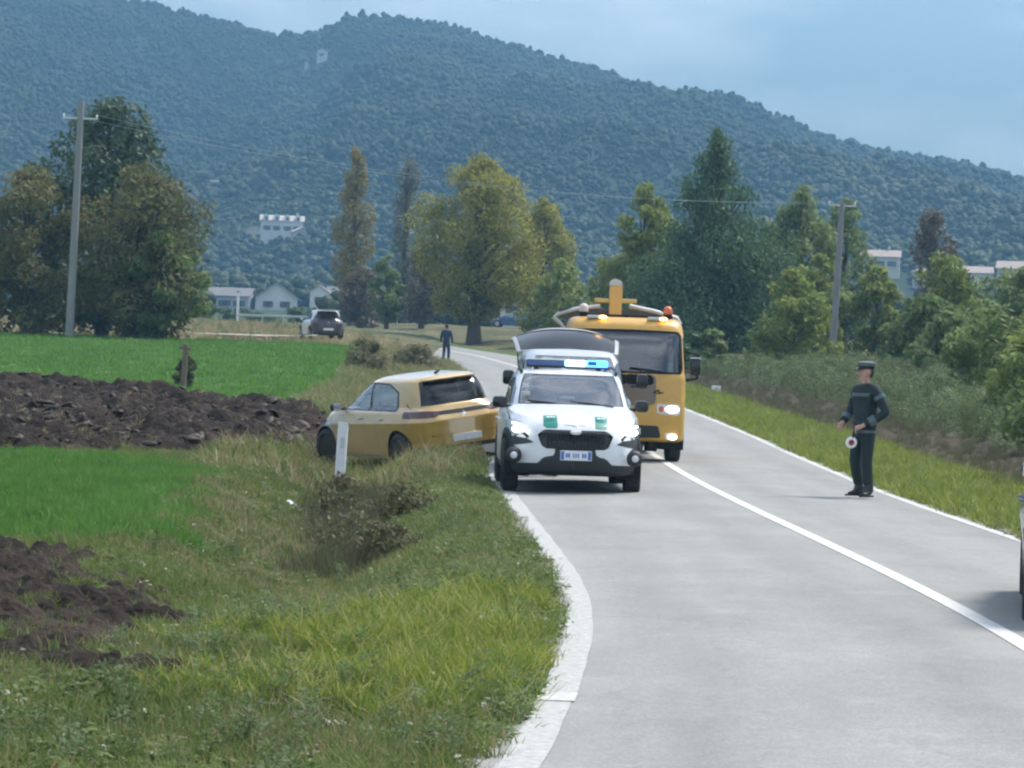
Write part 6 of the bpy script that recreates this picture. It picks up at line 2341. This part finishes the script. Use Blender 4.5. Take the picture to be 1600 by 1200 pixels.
    if reflect:
        jk = root.children

        def band(c, rx, ry, z, h, a0, a1, nm, m):
            b = MB()
            n = 20
            vs = []
            for i in range(n + 1):
                a = a0 + (a1 - a0) * i / n
                for zz in (z, z + h):
                    vs.append((c[0] + rx * math.cos(a), c[1] + ry * math.sin(a), zz))
            b.add(vs, [(2 * i, 2 * i + 2, 2 * i + 3, 2 * i + 1) for i in range(n)])
            b.build(nm, m, root, smooth=True)
        band((0, 0), .187 * bulk, .140 * bulk, 1.325, .045, R(20), R(160), 'chest_stripe', MT['reflective'])
        band((0, 0), .168 * bulk, .130 * bulk, .845, .035, R(10), R(200), 'hem_stripe', MT['reflective'])
        for s in (1, -1):
            el, wr = Vector(arms[s][0]), Vector(arms[s][1])
            MB().tube([el.lerp(wr, .45), el.lerp(wr, .70)], [.061 * bulk, .055 * bulk], 12, caps=False).build('cuff_stripe', MT['reflective'], root, smooth=True)
            sh = Vector((s * .185, -.01, 1.42))
            MB().tube([sh.lerp(el, .28), sh.lerp(el, .42)], [.077 * bulk, .073 * bulk], 12, caps=False).build('sleeve_stripe', MT['reflective_grey'], root, smooth=True)
        MB().lathe([(.172 * bulk, .955), (.177 * bulk, .960), (.177 * bulk, .995), (.172 * bulk, 1.0)], (0, 0, 0), 'Z', 28).build('belt', MT['boot'], root, smooth=True)
        for ch in root.children:
            if ch.name.startswith('belt'):
                ch.scale = (1, .78, 1)
    return root


# officer on the carriageway, turned towards the near verge
off_x, off_y, off_yaw = 4.68, 40.6, R(122)
officer = person('person', (off_x, off_y, float(zb(off_y)) + .048 + .004), off_yaw,
                 {1: ((.31, -.02, 1.15), (.24, .20, .95)),
                  -1: ((-.33, -.10, 1.12), (-.13, .16, .93), (.55, .75, -.35), (.4, -.2, -.9))},
                 {1: ((.14, .04, .49), (.15, -.06, .09), (.19, .10, .036)), -1: ((-.12, .05, .49), (-.15, .02, .09), (-.21, .18, .036))},
                 MT['uniform'], MT['trousers'], MT['boot'], cap=mat('dull_cap', (.10, .14, .145), .7), head_yaw=R(-14),
                 label='officer in dark uniform and peaked cap standing on the road', reflect=True, bulk=1.12)
# the signalling disc in the officer's hand
pm = Matrix.Translation(officer.location) @ Matrix.Rotation(off_yaw, 4, 'Z')
hnd = pm @ Vector((-.07, .225, .875))
disc = empty('signal_paddle', hnd)
tag(disc, 'white signal paddle with red centre held by the officer', 'paddle')
disc.rotation_euler = (R(6), R(12), R(14))
MB().tube([(0, 0, .05), (0, 0, -.10)], .014, 8).build('handle', MT['gloss_black'], disc, smooth=True)
MB().lathe([(.001, -.010), (.066, -.010), (.078, -.005), (.078, .005), (.066, .010), (.001, .010)], (0, 0, -.165), 'Y', 28).build('disc', MT['white_film'], disc, smooth=True)
for s in (1, -1):
    MB().lathe([(.001, s * .0125), (.038, s * .0125), (.040, s * .009)], (0, 0, -.165), 'Y', 24).build('red_centre', MT['red'], disc)

# distant walker on the road edge
wx, wy = -3.02, 138.5
walker = person('person', (wx, wy, float(zb(wy)) + .01), R(-6),
                {1: ((.25, -.10, 1.15), (.28, .02, .90)), -1: ((-.25, .08, 1.16), (-.26, .22, .96))},
                {1: ((.10, .14, .50), (.10, .12, .09), (.11, .27, .036)), -1: ((-.09, -.02, .49), (-.09, -.28, .13), (-.10, -.16, .05))},
                MT['navy'], MT['navy'], MT['boot'], label='distant walker in navy clothes at the bend of the road')
# person whose boots show under the white SUV
bx_, by_ = 0.44, 44.35
behind = person('person', (bx_, by_, float(zb(by_)) + .03), R(170),
                {1: ((.24, .10, 1.10), (.18, .34, 1.05)), -1: ((-.24, .10, 1.10), (-.18, .34, 1.05))},
                {1: ((.11, .03, .48), (.12, -.04, .09), (.22, .10, .036)), -1: ((-.10, .03, .48), (-.11, -.04, .09), (-.24, .08, .036))},
                MT['black_cloth'], MT['black_cloth'], MT['boot'], lean=R(22), label='person in black standing behind the white SUV, boots visible below')
# ------------------------------------------------------------------ poles and wires
def pole(base, top, r0, r1, label, arm, insul):
    root = empty('utility_pole', base)
    tag(root, label, 'pole', 'utility poles')
    b, t = Vector((0, 0, -.6)), Vector(top) - Vector(base)
    pts = [b.lerp(t, k / 6) for k in range(7)]
    MB().tube(pts, [r0 + (r1 - r0) * k / 6 for k in range(7)], 12).build('shaft', MT['concrete'], root, smooth=True)
    ac = t * arm[0]
    d = Vector(arm[1])
    MB().box(tuple(ac), (d.length * 2, .08, .08), .01, d.to_track_quat('X', 'Z').to_matrix()).build('crossarm', MT['steel'], root)
    ends = []
    for s in insul:
        p = ac + d * s
        MB().lathe([(.02, 0), (.05, .04), (.03, .07), (.05, .10), (.02, .14)], tuple(p + Vector((0, 0, .04))), 'Z', 12).build('insulator', MT['white_film'], root, smooth=True)
        ends.append(Vector(base) + p + Vector((0, 0, .17)))
    return root, ends


PL = (-18.98, 131.25, gz(-18.98, 131.25))
PR = (15.55, 150.0, gz(15.55, 150.0))
pl_o, el_ = pole(PL, (-18.80, 131.25, 12.0), .19, .13, 'grey concrete utility pole in front of the dark evergreen', (.925, (.75, .10, 0)), (-.92, .92))
pr_o, er_ = pole(PR, (15.80, 150.0, 9.75), .19, .13, 'slim grey utility pole beside the yellow-green bushes', (.985, (.70, .25, 0)), (-.92, .92))
for k in range(2):
    a, b = el_[k], er_[k]
    pts = []
    for i in range(31):
        t = i / 30
        p = a.lerp(b, t)
        p.z -= 1.1 * 4 * t * (1 - t)
        pts.append(p)
    w = MB().tube(pts, .007, 4).build('power_line', MT['steel'], None, smooth=True)
    tag(w, 'nearer power line between the two utility poles' if k == 0 else 'farther power line between the two utility poles', 'cable', 'power lines')

# ------------------------------------------------------------------ roadside furniture
mp = empty('marker_post', (-2.55, 46.2, gz(-2.55, 46.2) - .02), (R(-2), R(2.0), R(8)))
tag(mp, 'slightly leaning white roadside marker post beside the gold hatchback', 'post')
MB().prism([(-.080, -.025), (-.055, -.055), (.055, -.055), (.080, -.025), (.075, .05), (-.075, .05)], 'Z', 0.0, 1.06).build('post', MT['post_white'], mp)
MB().prism([(-.074, 1.06), (.074, 1.06), (.066, 1.105), (-.066, 1.12)], 'Y', -.05, .045).build('cap', MT['post_white'], mp)
MB().box((0, -.058, .80), (.06, .006, .16), .002).build('reflector', MT['steel'], mp)

fp = empty('fallen_post', (-2.58, 38.4, gz(-2.58, 38.4) + .04), (R(8), R(14), R(-62)))
tag(fp, 'pale broken post lying in the ditch grass', 'post')
MB().prism([(-.028, -.02), (.028, -.02), (.025, .02), (-.025, .02)], 'X', -.42, .22).build('shaft', MT['post_white'], fp)
MB().prism([(-.045, -.018), (.05, -.01), (.02, .03)], 'X', .22, .33).build('splinter', MT['wood'], fp)

ks = empty('distance_marker', (6.75, 101.5, gz(6.75, 101.5) - .02), (0, 0, R(3)))
tag(ks, 'small square white distance marker on the grass strip', 'sign')
MB().box((0, 0, .22), (.30, .06, .32), .01).build('plate', MT['post_white'], ks)
MB().box((0, .03, .05), (.10, .06, .22), 0).build('stake', MT['concrete'], ks)
b = MB()
b.box((-.02, -.033, .22), (.025, .005, .15), 0)
b.build('mark_upright', MT['steel_dark'], ks)
for z in (.1525, .2875):
    MB().box((.022, -.033, z), (.085, .005, .022), 0).build('mark_stroke', MT['steel_dark'], ks)

op = empty('fence_post', (-8.95, 83.6, gz(-8.95, 83.6) - .1), (R(3), R(2), 0))
tag(op, 'old wooden fence post between ploughed strip and green field', 'post')
MB().tube([(0, 0, 0), (.01, 0, .7), (0, 0, 1.35)], [.08, .075, .07], 8).build('stake', MT['wood'], op, smooth=True)
MB().box((.0, -.02, 1.22), (.34, .05, .08), .01, Matrix.Rotation(R(6), 3, 'Y')).build('stub_rail', MT['wood'], op)

# guard rail before the hedge
gr = empty('guard_rail', (-20.2, 268, gz(-20.2, 268)), (0, 0, R(-14)))
tag(gr, 'pale guard rail in front of the dark hedge', 'guard rail')
MB().prism([(-.04, .64), (.04, .68), (.0, .75), (.04, .80), (-.04, .85), (-.07, .75)], 'X', -4.2, 4.2).build('rail', MT['steel'], gr)
for k in range(5):
    MB().box((-3.8 + 1.9 * k, .08, .40), (.10, .12, .95), 0).build('post', MT['steel'], gr)


def hedge(x0, x1, y, h, d, label, seed, key='conifer'):
    xm = (x0 + x1) / 2
    root = empty('hedge', (xm, y, gz(xm, y)))
    tag(root, label, 'hedge')
    rng = np.random.default_rng(seed)
    C_, R_ = [], []
    n = int((x1 - x0) / .6)
    for i in range(n * 2):
        C_.append((rng.uniform(x0 - xm, x1 - xm), rng.uniform(-d / 2, d / 2), h * rng.uniform(.25, .8)))
        q = rng.uniform(.4, .7)
        R_.append((q, q * .8, q * h * .35))
    V, F = leaf_cloud(C_, R_, int(360 * (x1 - x0)), .14, rng)
    fast_mesh('foliage', V, F, LM[key], root)
    b = MB()
    for i in range(max(3, int((x1 - x0) / 1.4))):
        x = x0 - xm + .5 + 1.4 * i
        b.tube([(x, 0, -.1), (x + .05, .03, h * .6)], [.05, .02], 5)
    b.build('stems', MT['bark'], root)
    return root


hedge(-24.2, -15.6, 276, 1.7, 1.0, 'long dark clipped hedge behind the guard rail', 401)
hedge(-28.6, -24.8, 278, 1.6, 1.0, 'short dark hedge beyond the white gate post', 402)

gp = empty('gate_post', (-24.5, 272, gz(-24.5, 272)))
tag(gp, 'white gate post at the gap in the hedge', 'post')
MB().box((0, 0, 1.35), (.22, .24, 2.7), .02).build('pillar', MT['post_white'], gp)
MB().box((0, 0, 2.78), (.32, .34, .12), .02).build('capstone', MT['concrete'], gp)

sb = empty('sign_board', (-9.6, 252, gz(-9.6, 252)))
tag(sb, 'white sign board on a post before the distant yards', 'sign')
MB().tube([(0, 0, -.2), (0, 0, 2.9)], .045, 8).build('post', MT['steel'], sb, smooth=True)
MB().box((0, -.06, 2.35), (.80, .03, .95), .01).build('board', MT['white_film'], sb)
for s in (-1, 1):
    MB().box((s * .12, -.08, 2.35 + .12 * s), (.16, .005, .10), 0).build('mark', MT['render_grey'], sb)


# ------------------------------------------------------------------ houses
def house(name, x, y, z, w, d, h, rh, yaw, label, wall='render_white', roof='roof_tile', gable='front', wins=((0, .5, 1.0, 1.2),), door=None, chim=None, over=.4, group=None, dormers=0):
    """walls w wide (across the view) and d deep; gable 'front' turns the gable end to the viewer"""
    root = empty(name, (x, y, z), (0, 0, yaw))
    tag(root, label, 'house', group)
    hw, hd = w / 2, d / 2
    b = MB()
    b.box((0, 0, h / 2 - 1.5), (w, d, h + 3), 0)
    if gable == 'front':
        b.prism([(-hw, h), (hw, h), (0, h + rh)], 'Y', -hd, hd)
    else:
        b.prism([(-hd, h), (hd, h), (0, h + rh)], 'X', -hw, hw)
    wl = b.build('wall', MT[wall], root)
    rf = MB()
    if gable == 'front':
        k = (hw + over) / hw
        for s in (1, -1):
            rf.prism([(0, h + rh + .02), (s * (hw + over), h + rh - rh * k + .02), (s * (hw + over), h + rh - rh * k + .20), (0, h + rh + .24)], 'Y', -hd - over, hd + over)
    else:
        k = (hd + over) / hd
        for s in (1, -1):
            rf.prism([(0, h + rh + .02), (s * (hd + over), h + rh - rh * k + .02), (s * (hd + over), h + rh - rh * k + .20), (0, h + rh + .24)], 'X', -hw - over, hw + over)
    ro = rf.build('roof', MT[roof], root)
    if chim:
        MB().box((chim[0], chim[1], h + rh + .3), (.7, .7, 1.8), 0).build('chimney', MT['render_cream'], ro)
    for k in range(dormers):
        xx = -hw + w * (k + .5) / dormers
        MB().prism([(xx - .8, h - .2), (xx + .8, h - .2), (xx + .8, h + 1.6), (xx, h + 2.2), (xx - .8, h + 1.6)], 'Y', -hd - .15, 0).build('dormer', MT[wall], root)
        MB().box((xx, -hd - .18, h + .7), (.7, .06, 1.0), 0).build('dormer_window', MT['window_dark'], root)
    for wx_, wz_, ww, wh in wins:
        wi = MB().box((wx_ * hw, -hd - .03, wz_ * h), (ww, .08, wh), 0).build('window', MT['window_dark'], root)
        MB().box((wx_ * hw, -hd - .08, wz_ * h - wh / 2 - .08), (ww + .3, .25, .12), 0).build('sill', MT['render_grey'], wi)
        for s in (-1, 1):
            MB().box((wx_ * hw + s * (ww * .75), -hd - .06, wz_ * h), (ww * .45, .06, wh), 0).build('shutter', MT['shutter'], wi)
    if door:
        MB().box((door * hw, -hd - .04, 1.05), (1.0, .1, 2.1), 0).build('door', MT['shutter'], root)
    return root


CLEAR_SPOTS = []


def H_at(px, d, dz=0.0):
    """lateral position of a place d metres away"""
    return (px - 800) / FPX * d


# across the valley floor
house('gable_house', -47.0, 604, gz(-47, 604) - .6, 8.2, 11, 2.9, 3.0, R(6), 'low white house with a broad gable above the hedge', roof='roof_grey', wins=((-.4, .55, 1.0, 1.1), (.4, .55, 1.0, 1.1)), over=.8)
house('farm_building', -56.0, 600, gz(-56, 600) - .4, 9.5, 8, 2.8, 1.5, R(-4), 'long low grey-roofed building beside the white gable house', wall='render_grey', roof='roof_grey', gable='side', wins=((-.6, .5, 1.2, 1.1), (0, .5, 1.2, 1.1), (.6, .5, 1.2, 1.1)))
house('small_house', -39.0, 614, gz(-39, 614), 3.6, 5, 3.4, 1.2, R(0), 'small tall white house next to the broad gable', wins=((0, .55, .9, 1.1),))
house('small_house', -34.6, 620, gz(-34.6, 620), 6.0, 5, 3.0, 1.2, R(0), 'small pale house next to the small tall white house', wall='render_grey', roof='roof_grey', gable='side', wins=((-.4, .5, .9, 1.1), (.4, .5, .9, 1.1)))
# on the hillside
house('hillside_house', -72.5, 947, gz(-72.5, 947) + .6, 13.0, 9, 4.4, 1.7, R(4), 'long white hillside building with four dormers', gable='side', roof='roof_pale', wins=((-.7, .5, 1.2, 1.3), (-.25, .5, 1.2, 1.3), (.25, .5, 1.2, 1.3), (.7, .5, 1.2, 1.3)), dormers=4, chim=(4.6, 1.0))
house('hillside_house', -66.0, 938, gz(-66, 938) + .2, 5.0, 5, 3.0, 1.2, R(18), 'small cream house in front of the long white hillside building', wall='render_cream', roof='roof_pale', wins=((-.3, .5, 1.0, 1.1),))
house('hillside_house', -80.6, 946, gz(-80.6, 946) + .3, 7.5, 7, 3.6, 1.4, R(0), 'pale hillside house below the long white building', wall='render_cream', wins=((-.5, .5, 1.1, 1.2), (.4, .5, 1.1, 1.2)))
house('hillside_house', -34.1, 937, gz(-34.1, 937) + .4, 5.6, 6, 4.6, .5, R(0), 'square white hillside house right of the grey-green poplar', gable='side', roof='roof_grey', wins=((-.5, .65, 1.0, 1.1), (.4, .65, 1.0, 1.1), (-.5, .25, 1.0, 1.1)))
house('hillside_house', -103.5, 1582, gz(-103.5, 1582) + 2.0, 5.0, 6, 3.8, 1.0, R(0), 'lone white house high on the wooded slope', wins=((0, .5, 1.1, 1.2),))
house('hillside_tower', -110.1, 1561, gz(-110.1, 1561) + .5, 1.6, 2.0, 5.5, .6, R(0), 'narrow pale tower below the lone high house', wall='render_grey', wins=((0, .8, .8, 1.2),))
house('hillside_house', -102.1, 1054, gz(-102.1, 1054) + .4, 8.0, 5, 2.0, .6, R(0), 'low pale terrace part way up the slope', wall='render_grey', gable='side', roof='roof_grey', wins=((-.5, .5, 1.0, .9), (.5, .5, 1.0, .9)))
# roofs above the far-side scrub
house('village_house', 91.5, 772, gz(91.5, 772) + 1.0, 9.5, 8, 4.2, 1.6, R(-8), 'tile-roofed house just past the roadside pole', wall='render_cream', gable='side', wins=((-.6, .6, 1.1, 1.2), (0, .6, 1.1, 1.2), (.6, .6, 1.1, 1.2)), chim=(2, 0))
house('village_house', 101.5, 748, gz(101.5, 748) + .5, 7.5, 8, 3.8, 1.6, R(14), 'grey-walled house behind the slender brown tree', wall='render_grey', wins=((-.45, .55, 1.0, 1.1), (.45, .55, 1.0, 1.1)))
house('village_house', 111.0, 745, gz(111, 745) + .5, 8.5, 8, 3.4, 1.5, R(-5), 'pale house with red roof second from the picture edge', wall='render_white', gable='side', wins=((-.5, .55, 1.0, 1.1), (.5, .55, 1.0, 1.1)))
house('village_house', 120.5, 738, gz(120.5, 738) + .8, 9.5, 8, 4.4, 1.7, R(-12), 'red-roofed house cut by the picture edge', wall='render_cream', gable='side', wins=((-.6, .6, 1.0, 1.1), (0, .6, 1.0, 1.1)))
kx, ky = H_at(797, 330), 330
house('kiosk', kx, ky, gz(kx, ky), 2.6, 2.8, 3.4, .8, R(0), 'little pale outbuilding beside the thick dark trunk', wall='render_cream', roof='roof_grey', gable='side', wins=((.1, .6, .9, .8),), over=.25)
bc = hatchback('parked_car', (H_at(797, 285) , 285, gz(H_at(797, 285), 285) + .02), (0, 0, R(80)), MT['blue_paint'], full=False)
tag(bc, 'blue car parked in front of the little pale outbuilding', 'car')
# ------------------------------------------------------------------ haze
hz = MB().box((0, 1365, 128.5), (3120, 3400, 271), 0).build('haze', None, None)
hm, N, L = new_mat('valley_haze')
ho = N.new('ShaderNodeOutputMaterial')
pv = N.new('ShaderNodeVolumePrincipled')
pv.inputs['Color'].default_value = (0.180, 0.380, 0.57, 1)
pv.inputs['Density'].default_value = 0.00058
pv.inputs['Anisotropy'].default_value = 0.15
L.new(pv.outputs[0], ho.inputs['Volume'])
hz.data.materials.append(hm)
tag(hz, 'thin blue valley haze', None, kind='stuff')
